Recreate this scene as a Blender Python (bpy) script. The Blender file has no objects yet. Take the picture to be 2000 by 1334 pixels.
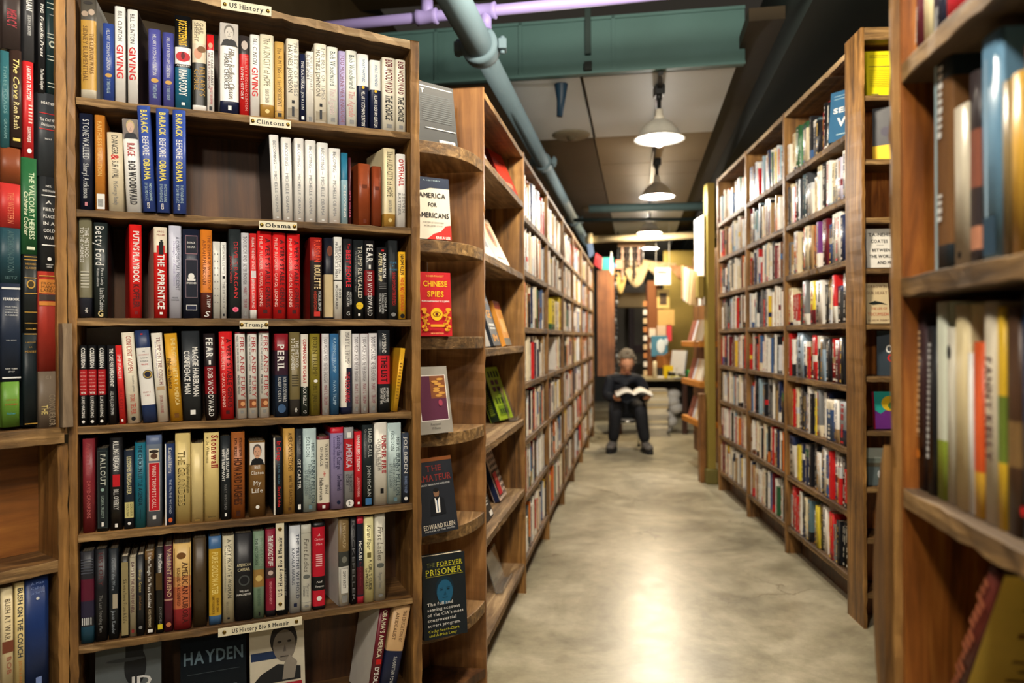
import bpy, math, random
from mathutils import Vector, Matrix, noise
SC = bpy.context.scene
COL = SC.collection
R_ = math.radians
# ------------------------------------------------------------------ camera, world, exposure
F, H, CX, CY, ROLL = 1450.0, 1.28, 1000.0, 660.0, R_(0.3)
cam_d = bpy.data.cameras.new('camera')
cam = bpy.data.objects.new('camera', cam_d)
COL.objects.link(cam)
cam_d.sensor_width = 36.0
cam_d.lens = F * 36.0 / 2000.0
cam_d.shift_y = -7.0 / 2000.0
cam_d.clip_start = 0.05
cam.matrix_world = Matrix.Translation((0, 0, H)) @ Matrix.Rotation(R_(90), 4, 'X') @ Matrix.Rotation(-ROLL, 4, 'Z')
cam_d.dof.use_dof = True
cam_d.dof.focus_distance = 2.08
cam_d.dof.aperture_fstop = 2.5
SC.camera = cam
world = bpy.data.worlds.new('world')
SC.world = world
world.use_nodes = True
world.node_tree.nodes['Background'].inputs[0].default_value = (1.0, 0.86, 0.68, 1)
world.node_tree.nodes['Background'].inputs[1].default_value = 0.025
SC.view_settings.view_transform = 'Standard'
SC.view_settings.look = 'None'
SC.view_settings.gamma = 1.0
SC.view_settings.exposure = 0.3
AX = 0.169                                   # aisle direction: X grows by this much per metre of depth
# lamps hung over the aisle (lateral offset, depth, height, watts, colour)
AISLE_LAMPS = [(0.12, 2.45, 2.85, 150, (1, .88, .70)), (0.147, 4.79, 2.56, 7, (1, .93, .84)), (0.185, 6.75, 2.56, 120, (1, .93, .82)),
               (0.16, 9.4, 2.60, 130, (1, .80, .54)), (0.17, 11.2, 2.62, 90, (1, .9, .76))]
CASE_LAMPS = [((-0.32, 0.40, 2.74), 80, (1, .92, .80)), ((0.30, 0.30, 2.80), 45, (1, .92, .80)), ((-0.15, -1.6, 2.62), 60, (1, .9, .76))]

# ------------------------------------------------------------------ projection helpers: pixel -> place on a known plane
def UN(px, py):
    dx, dy = px - CX, py - CY
    c, s = math.cos(ROLL), math.sin(ROLL)
    return (dx * c - dy * s) / F, (dx * s + dy * c) / F
def AT(px, py, Y):
    k, m = UN(px, py)
    return Vector((k * Y, Y, H - m * Y))
def ONZ(px, py, z):
    k, m = UN(px, py)
    Y = (H - z) / m
    return Vector((k * Y, Y, z))
class Face:
    """A vertical front plane: x runs along it, y goes into the shelf."""
    def __init__(s, ox, oy, a):
        s.o = Vector((ox, oy, 0)); s.a = a
        s.u = Vector((math.cos(a), math.sin(a), 0)); s.w = Vector((-math.sin(a), math.cos(a), 0))
    def at(s, px, py, d=0.0):
        k, m = UN(px, py)
        o = s.o + s.w * d
        t = (k * o.y - o.x) / (s.u.x - k * s.u.y)
        return t, H - m * (o.y + t * s.u.y)
    def t(s, px, py=CY, d=0.0): return s.at(px, py, d)[0]
    def z(s, px, py, d=0.0): return s.at(px, py, d)[1]
    def p(s, t, d, z): 
        v = s.o + s.u * t + s.w * d
        return Vector((v.x, v.y, z))
# ------------------------------------------------------------------ materials
MATS = {}
def lin(c): 
    return tuple(((v / 255) / 12.92 if v / 255 <= .04045 else ((v / 255 + .055) / 1.055) ** 2.4) for v in c) + (1,)
def base_mat(name):
    m = bpy.data.materials.new(name); m.use_nodes = True
    return m, m.node_tree.nodes, m.node_tree.links, m.node_tree.nodes['Principled BSDF']
def solid(c, rough=.42, metal=0.0, spec=.3, var=.10, scale=30, tag=''):
    key = (tuple(c), rough, metal, spec, var, scale)
    if key in MATS: return MATS[key]
    m, n, l, b = base_mat('colour_%02x%02x%02x' % tuple(int(v) for v in c))
    tc = n.new('ShaderNodeTexCoord'); nz = n.new('ShaderNodeTexNoise'); nz.inputs['Scale'].default_value = scale; nz.inputs['Detail'].default_value = 3
    l.new(tc.outputs['Object'], nz.inputs['Vector'])
    mx = n.new('ShaderNodeMix'); mx.data_type = 'RGBA'
    L = lin(c)
    mx.inputs[6].default_value = tuple(v * (1 - var) for v in L[:3]) + (1,)
    mx.inputs[7].default_value = tuple(min(1, v * (1 + var)) for v in L[:3]) + (1,)
    l.new(nz.outputs['Fac'], mx.inputs[0]); l.new(mx.outputs[2], b.inputs['Base Color'])
    b.inputs['Roughness'].default_value = rough; b.inputs['Metallic'].default_value = metal
    b.inputs['Specular IOR Level'].default_value = spec
    MATS[key] = m
    return m
def ink(c): 
    key = ('ink', tuple(c))
    if key not in MATS:
        m, n, l, b = base_mat('ink_%02x%02x%02x' % tuple(int(v) for v in c))
        b.inputs['Base Color'].default_value = lin(c); b.inputs['Roughness'].default_value = .55; b.inputs['Specular IOR Level'].default_value = .25
        MATS[key] = m
    return MATS[key]
def wood(name, dark, mid, light, axis, rough=.55, fine=1.0, bump=.25, contrast=(.3, .52, .72)):
    m, n, l, b = base_mat(name)
    tc = n.new('ShaderNodeTexCoord'); mp = n.new('ShaderNodeMapping')
    sc = [14 * fine] * 3; sc['xyz'.index(axis)] = 1.1 * fine
    mp.inputs['Scale'].default_value = sc
    oi = n.new('ShaderNodeObjectInfo'); 
    add = n.new('ShaderNodeVectorMath'); add.operation = 'ADD'
    mulr = n.new('ShaderNodeMath'); mulr.operation = 'MULTIPLY'; mulr.inputs[1].default_value = 9.0
    l.new(oi.outputs['Random'], mulr.inputs[0]); l.new(tc.outputs['Object'], add.inputs[0]); l.new(mulr.outputs[0], add.inputs[1])
    l.new(add.outputs[0], mp.inputs['Vector'])
    n1 = n.new('ShaderNodeTexNoise'); n1.inputs['Scale'].default_value = 2.2; n1.inputs['Detail'].default_value = 7; n1.inputs['Roughness'].default_value = .62; n1.inputs['Distortion'].default_value = .7
    l.new(mp.outputs[0], n1.inputs['Vector'])
    rp = n.new('ShaderNodeValToRGB')
    e = rp.color_ramp.elements
    e[0].position = contrast[0]; e[0].color = lin(dark); e[1].position = contrast[2]; e[1].color = lin(light)
    x = e.new(contrast[1]); x.color = lin(mid)
    l.new(n1.outputs['Fac'], rp.inputs[0])
    n2 = n.new('ShaderNodeTexNoise'); n2.inputs['Scale'].default_value = 3.5; n2.inputs['Detail'].default_value = 4
    l.new(add.outputs[0], n2.inputs['Vector'])
    r2 = n.new('ShaderNodeValToRGB'); r2.color_ramp.elements[0].position = .3; r2.color_ramp.elements[0].color = (.5, .46, .42, 1); r2.color_ramp.elements[1].position = .68; r2.color_ramp.elements[1].color = (1.12, 1.1, 1.06, 1)
    l.new(n2.outputs['Fac'], r2.inputs[0])
    mx = n.new('ShaderNodeMix'); mx.data_type = 'RGBA'; mx.blend_type = 'MULTIPLY'; mx.inputs[0].default_value = 1
    l.new(rp.outputs[0], mx.inputs[6]); l.new(r2.outputs[0], mx.inputs[7]); l.new(mx.outputs[2], b.inputs['Base Color'])
    b.inputs['Roughness'].default_value = rough
    bp = n.new('ShaderNodeBump'); bp.inputs['Strength'].default_value = bump; bp.inputs['Distance'].default_value = .004
    l.new(n1.outputs['Fac'], bp.inputs['Height']); l.new(bp.outputs[0], b.inputs['Normal'])
    return m
WX = wood('shelf_wood_x', (46, 31, 14), (104, 73, 38), (156, 116, 66), 'x')
WZ = wood('post_wood_z', (76, 50, 20), (142, 102, 50), (188, 144, 82), 'z')
WY = wood('shelf_wood_y', (88, 64, 38), (142, 110, 72), (190, 158, 112), 'y')
WDUST = wood('dusty_shelf_wood', (92, 70, 46), (148, 120, 86), (196, 170, 130), 'x', rough=.7, fine=1.2)
WEDGE = wood('sawn_edge_wood', (62, 44, 22), (124, 94, 52), (184, 150, 100), 'x', rough=.7, fine=1.6, bump=.6)
WBACK = wood('plywood_back', (44, 26, 12), (86, 54, 27), (120, 80, 42), 'z', fine=.6)
WPINE = wood('pine_panel', (100, 66, 32), (146, 101, 54), (182, 134, 80), 'z', fine=.7, rough=.45, bump=.12)
WRED = wood('stained_red_wood', (92, 48, 16), (150, 88, 34), (186, 122, 54), 'z', rough=.4, fine=1.5, bump=.2)
WPALE = wood('pale_sawn_wood', (140, 112, 78), (184, 156, 116), (214, 192, 154), 'x', rough=.75, fine=1.5, bump=.6)
def page_mat():
    m, n, l, b = base_mat('page_edges')
    tc = n.new('ShaderNodeTexCoord'); mp = n.new('ShaderNodeMapping'); mp.inputs['Scale'].default_value = (900, 3, 3)
    nz = n.new('ShaderNodeTexNoise'); nz.inputs['Scale'].default_value = 1; l.new(tc.outputs['Object'], mp.inputs[0]); l.new(mp.outputs[0], nz.inputs['Vector'])
    rp = n.new('ShaderNodeValToRGB'); rp.color_ramp.elements[0].color = lin((176, 158, 124)); rp.color_ramp.elements[1].color = lin((232, 222, 198)); rp.color_ramp.elements[0].position = .35; rp.color_ramp.elements[1].position = .65
    l.new(nz.outputs['Fac'], rp.inputs[0]); l.new(rp.outputs[0], b.inputs['Base Color']); b.inputs['Roughness'].default_value = .85
    return m
PAGES = page_mat()
def glow(c, s, name='lamp_glow'):
    m, n, l, b = base_mat(name)
    b.inputs['Base Color'].default_value = lin(c); b.inputs['Emission Color'].default_value = lin(c); b.inputs['Emission Strength'].default_value = s
    return m
def acrylic():
    m, n, l, b = base_mat('clear_acrylic')
    b.inputs['Base Color'].default_value = (.95, .97, .97, 1); b.inputs['Roughness'].default_value = .05; b.inputs['IOR'].default_value = 1.3; b.inputs['Transmission Weight'].default_value = .95
    return m
ACRYLIC = acrylic()
# ------------------------------------------------------------------ mesh builder
class MB:
    def __init__(s): s.v = []; s.f = []; s.mi = []; s.m = []; s.sm = []
    def idx(s, m):
        if m not in s.m: s.m.append(m)
        return s.m.index(m)
    def face(s, ids, m, sm=False): s.f.append(tuple(ids)); s.mi.append(s.idx(m)); s.sm.append(sm)
    def poly(s, pts, m):
        n0 = len(s.v); s.v += [tuple(p) for p in pts]; s.face(range(n0, n0 + len(pts)), m)
    def box(s, x0, x1, y0, y1, z0, z1, m, M=None):
        n0 = len(s.v)
        P = [(x0, y0, z0), (x1, y0, z0), (x1, y1, z0), (x0, y1, z0), (x0, y0, z1), (x1, y0, z1), (x1, y1, z1), (x0, y1, z1)]
        s.v += [tuple(M @ Vector(p)) if M else p for p in P]
        for q in ((3, 2, 1, 0), (4, 5, 6, 7), (0, 1, 5, 4), (1, 2, 6, 5), (2, 3, 7, 6), (3, 0, 4, 7)): s.face([n0 + i for i in q], m)
    def prism(s, outline, z0, z1, m, mside=None, levels=None):
        lv = levels or [z0, z1]; n = len(outline); n0 = len(s.v)
        for z in lv: s.v += [(x, y, z) for x, y in outline]
        for k in range(len(lv) - 1):
            for i in range(n):
                j = (i + 1) % n
                s.face([n0 + k * n + i, n0 + k * n + j, n0 + (k + 1) * n + j, n0 + (k + 1) * n + i], mside or m)
        s.face([n0 + i for i in reversed(range(n))], m); s.face([n0 + (len(lv) - 1) * n + i for i in range(n)], m)
    def plank(s, x0, x1, y0, y1, z0, z1, m, axis, jit=.0012, step=.03, rng=random, medge=None):
        """a sawn board: stations along its length, the corners wander a little"""
        lo, hi = {'x': (x0, x1), 'y': (y0, y1), 'z': (z0, z1)}[axis]
        n = max(2, int((hi - lo) / step)); n0 = len(s.v)
        for k in range(n + 1):
            q = lo + (hi - lo) * k / n
            j = lambda: rng.gauss(0, jit) * (2.2 if rng.random() < .08 else 1)
            if axis == 'x': s.v += [(q, y0 + abs(j()), z0 + j() * .6), (q, y1, z0), (q, y1, z1), (q, y0 + abs(j()), z1 - abs(j()) * .6)]
            elif axis == 'z': s.v += [(x0 + j() * .6, y0 + abs(j()), q), (x0, y1, q), (x1, y1, q), (x1 + j() * .6, y0 + abs(j()), q)]
            else: s.v += [(x0 + abs(j()), q, z0), (x0 + abs(j()), q, z1), (x1 - abs(j()), q, z1), (x1 - abs(j()), q, z0)]
        for k in range(n):
            a, b = n0 + 4 * k, n0 + 4 * k + 4
            for i in range(4):
                i2 = (i + 1) % 4
                mm = medge if (medge and i == 3) else m
                s.face([a + i, b + i, b + i2, a + i2] if axis != 'x' else [a + i, a + i2, b + i2, b + i], mm)
        s.face([n0 + i for i in (3, 2, 1, 0)], m); e = n0 + 4 * n; s.face([e + i for i in (0, 1, 2, 3)], m)
    def ring(s, c, ax, r, n):
        ax = ax.normalized(); t = Vector((0, 0, 1)) if abs(ax.z) < .9 else Vector((1, 0, 0))
        p = ax.cross(t).normalized(); q = ax.cross(p)
        n0 = len(s.v); s.v += [tuple(c + p * (r * math.cos(2 * math.pi * i / n)) + q * (r * math.sin(2 * math.pi * i / n))) for i in range(n)]
        return n0
    def tube(s, pts, r, m, n=12, cap=True):
        pts = [Vector(p) for p in pts]; rr = r if isinstance(r, (list, tuple)) else [r] * len(pts); rings = []
        for i, p in enumerate(pts):
            ax = (pts[min(i + 1, len(pts) - 1)] - pts[max(i - 1, 0)])
            rings.append(s.ring(p, ax, rr[i], n))
        for a, b in zip(rings, rings[1:]):
            for i in range(n): s.face([a + i, a + (i + 1) % n, b + (i + 1) % n, b + i], m, True)
        if cap: s.face([rings[0] + i for i in reversed(range(n))], m); s.face([rings[-1] + i for i in range(n)], m)
    def lathe(s, prof, m, n=24, c=(0, 0, 0), close=False):
        n0 = len(s.v)
        for r, z in prof: s.v += [(c[0] + r * math.cos(2 * math.pi * i / n), c[1] + r * math.sin(2 * math.pi * i / n), c[2] + z) for i in range(n)]
        for k in range(len(prof) - 1):
            for i in range(n):
                j = (i + 1) % n
                s.face([n0 + k * n + i, n0 + k * n + j, n0 + (k + 1) * n + j, n0 + (k + 1) * n + i], m, True)
    def ball(s, c, r, m, n=12, k=8, M=None):
        rx, ry, rz = r if isinstance(r, (tuple, list)) else (r, r, r); n0 = len(s.v); c = Vector(c)
        for a in range(k + 1):
            th = math.pi * a / k
            for i in range(n):
                p = Vector((rx * math.sin(th) * math.cos(2 * math.pi * i / n), ry * math.sin(th) * math.sin(2 * math.pi * i / n), rz * math.cos(th)))
                if M: p = M @ p
                s.v.append(tuple(c + p))
        for a in range(k):
            for i in range(n):
                j = (i + 1) % n
                s.face([n0 + a * n + j, n0 + a * n + i, n0 + (a + 1) * n + i, n0 + (a + 1) * n + j], m, True)
    def build(s, name, parent=None, bevel=0, loc=None, rot=None):
        me = bpy.data.meshes.new(name); me.from_pydata(s.v, [], s.f)
        for m in s.m: me.materials.append(m)
        me.polygons.foreach_set('material_index', s.mi); me.polygons.foreach_set('use_smooth', s.sm)
        me.update()
        o = bpy.data.objects.new(name, me); COL.objects.link(o)
        if parent: o.parent = parent
        if loc is not None: o.location = loc
        if rot is not None: o.rotation_euler = rot
        if bevel:
            b = o.modifiers.new('bevel', 'BEVEL'); b.width = bevel; b.segments = 2; b.limit_method = 'ANGLE'
        return o
def tag(o, label, cat, group=None, kind=None):
    o['label'] = label; o['category'] = cat
    if group: o['group'] = group
    if kind: o['kind'] = kind
    return o
def structure(o, label=None, cat=None):
    o['kind'] = 'structure'
    if label: o['label'] = label
    if cat: o['category'] = cat
    return o
def empty(name, loc=(0, 0, 0), rot=(0, 0, 0)):
    o = bpy.data.objects.new(name, None); COL.objects.link(o); o.location = loc; o.rotation_euler = rot; o.empty_display_size = .05
    return o
# ------------------------------------------------------------------ lettering: glyph outlines of the built-in font
GL = {}
def glyphs():
    chars = [chr(i) for i in range(33, 127)] + ['\u2022', '\u2014']
    made = []
    for bold in (0, 1):
        for ch in chars:
            c = bpy.data.curves.new('g', 'FONT'); c.body = ch; c.resolution_u = 2; c.offset = .022 if bold else .002
            o = bpy.data.objects.new('g', c); COL.objects.link(o); made.append((bold, ch, o, c))
    dg = bpy.context.evaluated_depsgraph_get()
    for bold, ch, o, c in made:
        me = o.evaluated_get(dg).to_mesh()
        vs = [(v.co.x, v.co.y) for v in me.vertices]; fs = [tuple(p.vertices) for p in me.polygons]
        if not vs: continue
        x0 = min(v[0] for v in vs); x1 = max(v[0] for v in vs)
        vs = [(x - x0, y) for x, y in vs]
        # flat stroke ends on the base and top lines get serifs in the serif style
        ser = []
        ec = {}
        for f in fs:
            for i in range(len(f)):
                k = tuple(sorted((f[i], f[(i + 1) % len(f)]))); ec[k] = ec.get(k, 0) + 1
        top = max(y for x, y in vs); bot = min(y for x, y in vs)
        for (a, b), q in ec.items():
            if q == 1 and abs(vs[a][1] - vs[b][1]) < .004:
                y = vs[a][1]; xa, xb = sorted((vs[a][0], vs[b][0]))
                if .03 < xb - xa < .17 and ch.isalpha():
                    if abs(y - bot) < .01: ser.append((xa - .06, xb + .06, y, y + .045))
                    elif abs(y - top) < .01 : ser.append((xa - .06, xb + .06, y - .045, y))
        GL[(bold, ch)] = (vs, fs, x1 - x0, ser)
        o.to_mesh_clear() if hasattr(o, 'to_mesh_clear') else None
    for bold, ch, o, c in made:
        bpy.data.objects.remove(o); bpy.data.curves.remove(c)
glyphs()
for _b, _s in ((0, .098), (1, .15)):      # the capital M, drawn by hand
    _w, _m = .636 + .05 * _b, (.636 + .05 * _b) / 2
    GL[(_b, 'M')] = ([(0, 0), (_s, 0), (_s, .682), (0, .682), (_w - _s, 0), (_w, 0), (_w, .682), (_w - _s, .682), (0, .682), (_s * .95, .682), (_m, .402), (_m, .402 - _s * 1.5), (_w, .682), (_w - _s * .95, .682)],
                     [(0, 1, 2, 3), (4, 5, 6, 7), (8, 11, 10, 9), (12, 13, 10, 11)], _w, [(-.06, _s + .06, 0, .045), (_w - _s - .06, _w + .06, 0, .045), (-.06, _s, .637, .682), (_w - _s, _w + .06, .637, .682)])
class Canvas:
    """flat marks printed on a surface: O + x*ex + z*ez, lifted a hair along n"""
    def __init__(s, mb, O, ex, ez, n): s.mb = mb; s.O = Vector(O); s.ex = Vector(ex); s.ez = Vector(ez); s.n = Vector(n); s.k = 0
    def lift(s): s.k += 1; return .00025 + .00016 * s.k
    def P(s, x, z, h): return tuple(s.O + s.ex * x + s.ez * z + s.n * h)
    def rect(s, x0, x1, z0, z1, c):
        h = s.lift(); s.mb.poly([s.P(x0, z0, h), s.P(x1, z0, h), s.P(x1, z1, h), s.P(x0, z1, h)], ink(c))
    def poly(s, pts, c):
        h = s.lift(); s.mb.poly([s.P(x, z, h) for x, z in pts], ink(c))
    def ell(s, xc, zc, rx, rz, c, n=20):
        s.poly([(xc + rx * math.cos(2 * math.pi * i / n), zc + rz * math.sin(2 * math.pi * i / n)) for i in range(n)], c)
    def text(s, txt, x, z, length, height, c, st='', vert=True, align=0.5):
        """vert: reads downwards, starting at z and running length; else centred on x, running length along x, base line z"""
        h = s.lift(); bold = 1 if 'b' in st else 0; serif = 's' in st; sh = .22 if 'i' in st else 0
        adv = []; X = 0.0
        for ch in txt:
            if ch == ' ': adv.append(None); X += .26; continue
            g = GL.get((bold, ch))
            if not g: adv.append(None); X += .2; continue
            adv.append((g, X)); X += g[2] + (.15 if serif else .09)
        X = max(X - .1, .1); sx = length / X; sy = height / .72; m = ink(c)
        mb = s.mb; mi = mb.idx(m)
        def put(px, py):
            px += sh * py
            if vert: return s.P(x + (py - .35) * sy, z - px * sx, h)
            return s.P(x + px * sx - length * align, z + py * sy, h)
        for a in adv:
            if not a: continue
            (vs, fs, w, ser), ox = a
            n0 = len(mb.v); mb.v += [put(ox + vx, vy) for vx, vy in vs]
            for f in fs: mb.f.append(tuple(n0 + i for i in f)); mb.mi.append(mi); mb.sm.append(False)
            if serif:
                for xa, xb, ya, yb in ser: mb.poly([put(ox + xa, ya), put(ox + xb, ya), put(ox + xb, yb), put(ox + xa, yb)], m)
    def face(s, x0, x1, z0, z1, bg, skin=(196, 150, 120), hair=(60, 48, 40), cloth=(40, 40, 44)):
        """a small printed portrait"""
        w, h = x1 - x0, z1 - z0; xc = (x0 + x1) / 2
        s.rect(x0, x1, z0, z1, bg)
        s.poly([(x0 + w * .04, z0), (x1 - w * .04, z0), (x1 - w * .16, z0 + h * .24), (xc, z0 + h * .34), (x0 + w * .16, z0 + h * .24)], cloth)
        s.ell(xc, z0 + h * .64, w * .29, h * .30, hair); s.ell(xc, z0 + h * .56, w * .235, h * .28, skin)
        for q in (-1, 1): s.ell(xc + q * w * .1, z0 + h * .6, w * .035, h * .02, hair, 8)
        s.rect(xc - w * .09, xc + w * .09, z0 + h * .415, z0 + h * .435, tuple(int(v * .6) for v in skin))
        s.poly([(xc - w * .03, z0 + h * .48), (xc + w * .04, z0 + h * .48), (xc + w * .01, z0 + h * .57)], tuple(int(v * .8) for v in skin))
# ------------------------------------------------------------------ colour words
NAMED = {'white': (238, 236, 230), 'cream': (228, 214, 180), 'pale grey': (196, 198, 198), 'grey': (130, 130, 128), 'charcoal': (58, 60, 62), 'black': (22, 22, 24),
         'red': (196, 34, 32), 'maroon': (96, 24, 32), 'navy': (26, 34, 66), 'blue': (52, 80, 150), 'pale blue': (176, 200, 214), 'teal': (28, 100, 122), 'green': (48, 104, 56),
         'olive': (112, 106, 58), 'gold': (188, 150, 72), 'yellow': (232, 196, 48), 'orange': (206, 116, 42), 'brown': (96, 58, 34), 'tan': (172, 140, 96), 'lavender': (176, 166, 204),
         'pink': (224, 120, 140), 'purple': (112, 52, 130), 'lime green': (150, 176, 40), 'slate blue': (84, 96, 120), 'sage green': (130, 150, 124), 'taupe': (120, 106, 92)}
def cname(c): return min(NAMED, key=lambda k: sum((a - b) ** 2 for a, b in zip(NAMED[k], c)))
ORD = ['first', 'second', 'third', 'fourth', 'fifth', 'sixth', 'seventh', 'eighth', 'ninth', 'tenth', 'eleventh', 'twelfth', 'thirteenth', 'fourteenth', 'fifteenth', 'sixteenth', 'seventeenth',
       'eighteenth', 'nineteenth', 'twentieth', 'twenty-first', 'twenty-second', 'twenty-third', 'twenty-fourth', 'twenty-fifth', 'twenty-sixth', 'twenty-seventh', 'twenty-eighth', 'twenty-ninth', 'thirtieth']
# ------------------------------------------------------------------ books standing spine-out
NBOOKS = [0]
def cover_profile(w, d, r, ry, th, n=5):
    L = [(-w / 2 + r * (1 - math.cos(math.pi / 2 * k / n)), ry * (1 - math.sin(math.pi / 2 * k / n))) for k in range(n + 1)]
    Rr = [(-x, y) for x, y in reversed(L)]
    return [(-w / 2, d)] + L + Rr + [(w / 2, d)], [(w / 2 - th, d), (w / 2 - th, th + ry * .7), (-w / 2 + th, th + ry * .7), (-w / 2 + th, d)]
def spine_book(w, h, d, base, decor=(), hard=True, rough=.38, side=None, near=()):
    """one book standing upright, spine towards -y: the cover with its printed spine, and the page block as a child"""
    th = min(.0024 if hard else .0009, w * .16); r = w * (.34 if hard else .2); ry = min(w * .22, .006)
    mb = MB(); out, inn = cover_profile(w, d, r, ry, th); n = len(out); q_ = n + 4
    bands = [q[1:] for q in decor if q[0] == 'B']
    lv = sorted({0.0, 1.0} | {b[0] for b in bands} | {b[1] for b in bands})
    n0 = len(mb.v)
    for q in lv: mb.v += [(x, y, q * h) for x, y in out + inn]
    for k in range(len(lv) - 1):
        mid = (lv[k] + lv[k + 1]) / 2; c = base
        for b in bands:
            if b[0] < mid < b[1]: c = b[2]
        for i in range(q_):
            j = (i + 1) % q_
            cc = side if (side and i in (0, n - 2)) else c
            mb.face([n0 + k * q_ + i, n0 + k * q_ + j, n0 + (k + 1) * q_ + j, n0 + (k + 1) * q_ + i], solid(cc, rough), 0 < i < n - 2)
    def cap(off, up):
        top = base
        for b in bands:
            if (up and b[1] >= 1) or (not up and b[0] <= 0): top = b[2]
        for ids in ([0, 1, n + 2, n + 3], [n - 2, n - 1, n, n + 1], list(range(1, n - 1)) + [n + 1, n + 2]):
            ids = [off + i for i in ids]
            mb.face(ids if up else ids[::-1], solid(top, rough))
    cap(n0, False); cap(n0 + (len(lv) - 1) * q_, True)
    cv = Canvas(mb, (0, 0, 0), (1, 0, 0), (0, 0, 1), (0, -1, 0))
    tcol = None
    for q in decor:
        k = q[0]
        if k == 'T':
            _, txt, z1, z0, c, sz, x, st = q; tcol = tcol or c
            cv.text(txt, x * w, z1 * h, (z1 - z0) * h, sz * w, c, st)
        elif k == 'H':
            _, txt, zc, wf, hf, c, st = q; tcol = tcol or c
            cv.text(txt, 0, zc * h - hf * w * .5, wf * w, hf * w, c, st, vert=False)
        elif k == 'R': _, x0, x1, z0, z1, c = q; cv.rect(max(x0, -.47) * w, min(x1, .47) * w, z0 * h, z1 * h, c)
        elif k == 'E': _, xc, zc, rx, rz, c = q; cv.ell(xc * w, zc * h, rx * w, rz * w, c)
        elif k == 'P': cv.face(max(q[1], -.47) * w, min(q[2], .47) * w, q[3] * h, q[4] * h, *q[5:])
    if near: decorate(Canvas(mb, (w / 2, ry, 0), (0, 1, 0), (0, 0, 1), (1, 0, 0)), d, h, near)
    o = mb.build('book')
    pm = MB(); ins = .0035 if hard else .0004
    pm.box(-w / 2 + th, w / 2 - th, th + ry * .7, d - ins, ins, h - ins, PAGES)
    pm.build('page_block', o)
    NBOOKS[0] += 1
    return o, tcol
def T(txt, z1, z0, c, sz=.5, x=0, st=''): return ('T', txt, z1, z0, c, sz, x, st)
def Hh(txt, zc, wf, hf, c, st=''): return ('H', txt, zc, wf, hf, c, st)
def B(z0, z1, c): return ('B', z0, z1, c)
def Rc(x0, x1, z0, z1, c): return ('R', x0, x1, z0, z1, c)
def E(xc, zc, rx, rz, c): return ('E', xc, zc, rx, rz, c)
def Pt(x0, x1, z0, z1, bg, *a): return ('P', x0, x1, z0, z1, bg) + a
W = (236, 234, 228); CR = (226, 213, 178); RD = (200, 28, 30); NV = (20, 28, 58); BK = (16, 17, 19); BL = (48, 72, 146); GD = (192, 150, 66); TL = (24, 96, 120); OR = (204, 122, 40)
GR = (30, 84, 48); GY = (128, 128, 126); LV = (170, 160, 200); MR = (104, 22, 34); BR = (84, 50, 30); TN = (172, 140, 92); LB = (168, 194, 200); YL = (232, 184, 34); OL = (108, 100, 56)
CH = (44, 46, 50); PK = (226, 110, 140); SG = (128, 150, 122); LG = (206, 208, 206); DG = (22, 34, 32); SK = (200, 156, 124)
# ------------------------------------------------------------------ frames of the bookcases
FC = Face(-1.077, 1.838, R_(23.2))                       # wide front bookcase
_t = FC.t(132, 660); _o = FC.p(_t, 0, 0)
LC = Face(_o.x, _o.y, R_(52))                            # narrow bookcase at its side
AU = math.atan2(1, AX)
LA = Face(-.568 + AX * 2.746, 2.746, AU)                 # aisle face of the units on the left, t runs away from us
RA = Face(1.727, 6.23, math.atan2(-.998, -.06))          # aisle face of the bookcase on the right, t runs towards us
EC = Face(0, 0, 0)
_p = ONZ(1688, 1228, 0.0)
EC = Face(_p.x, _p.y, R_(-3.4))                          # end of that bookcase
NR = Face(.561, 1.07, math.atan2(-.989, -.148))          # bookcase close by on the right
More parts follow.
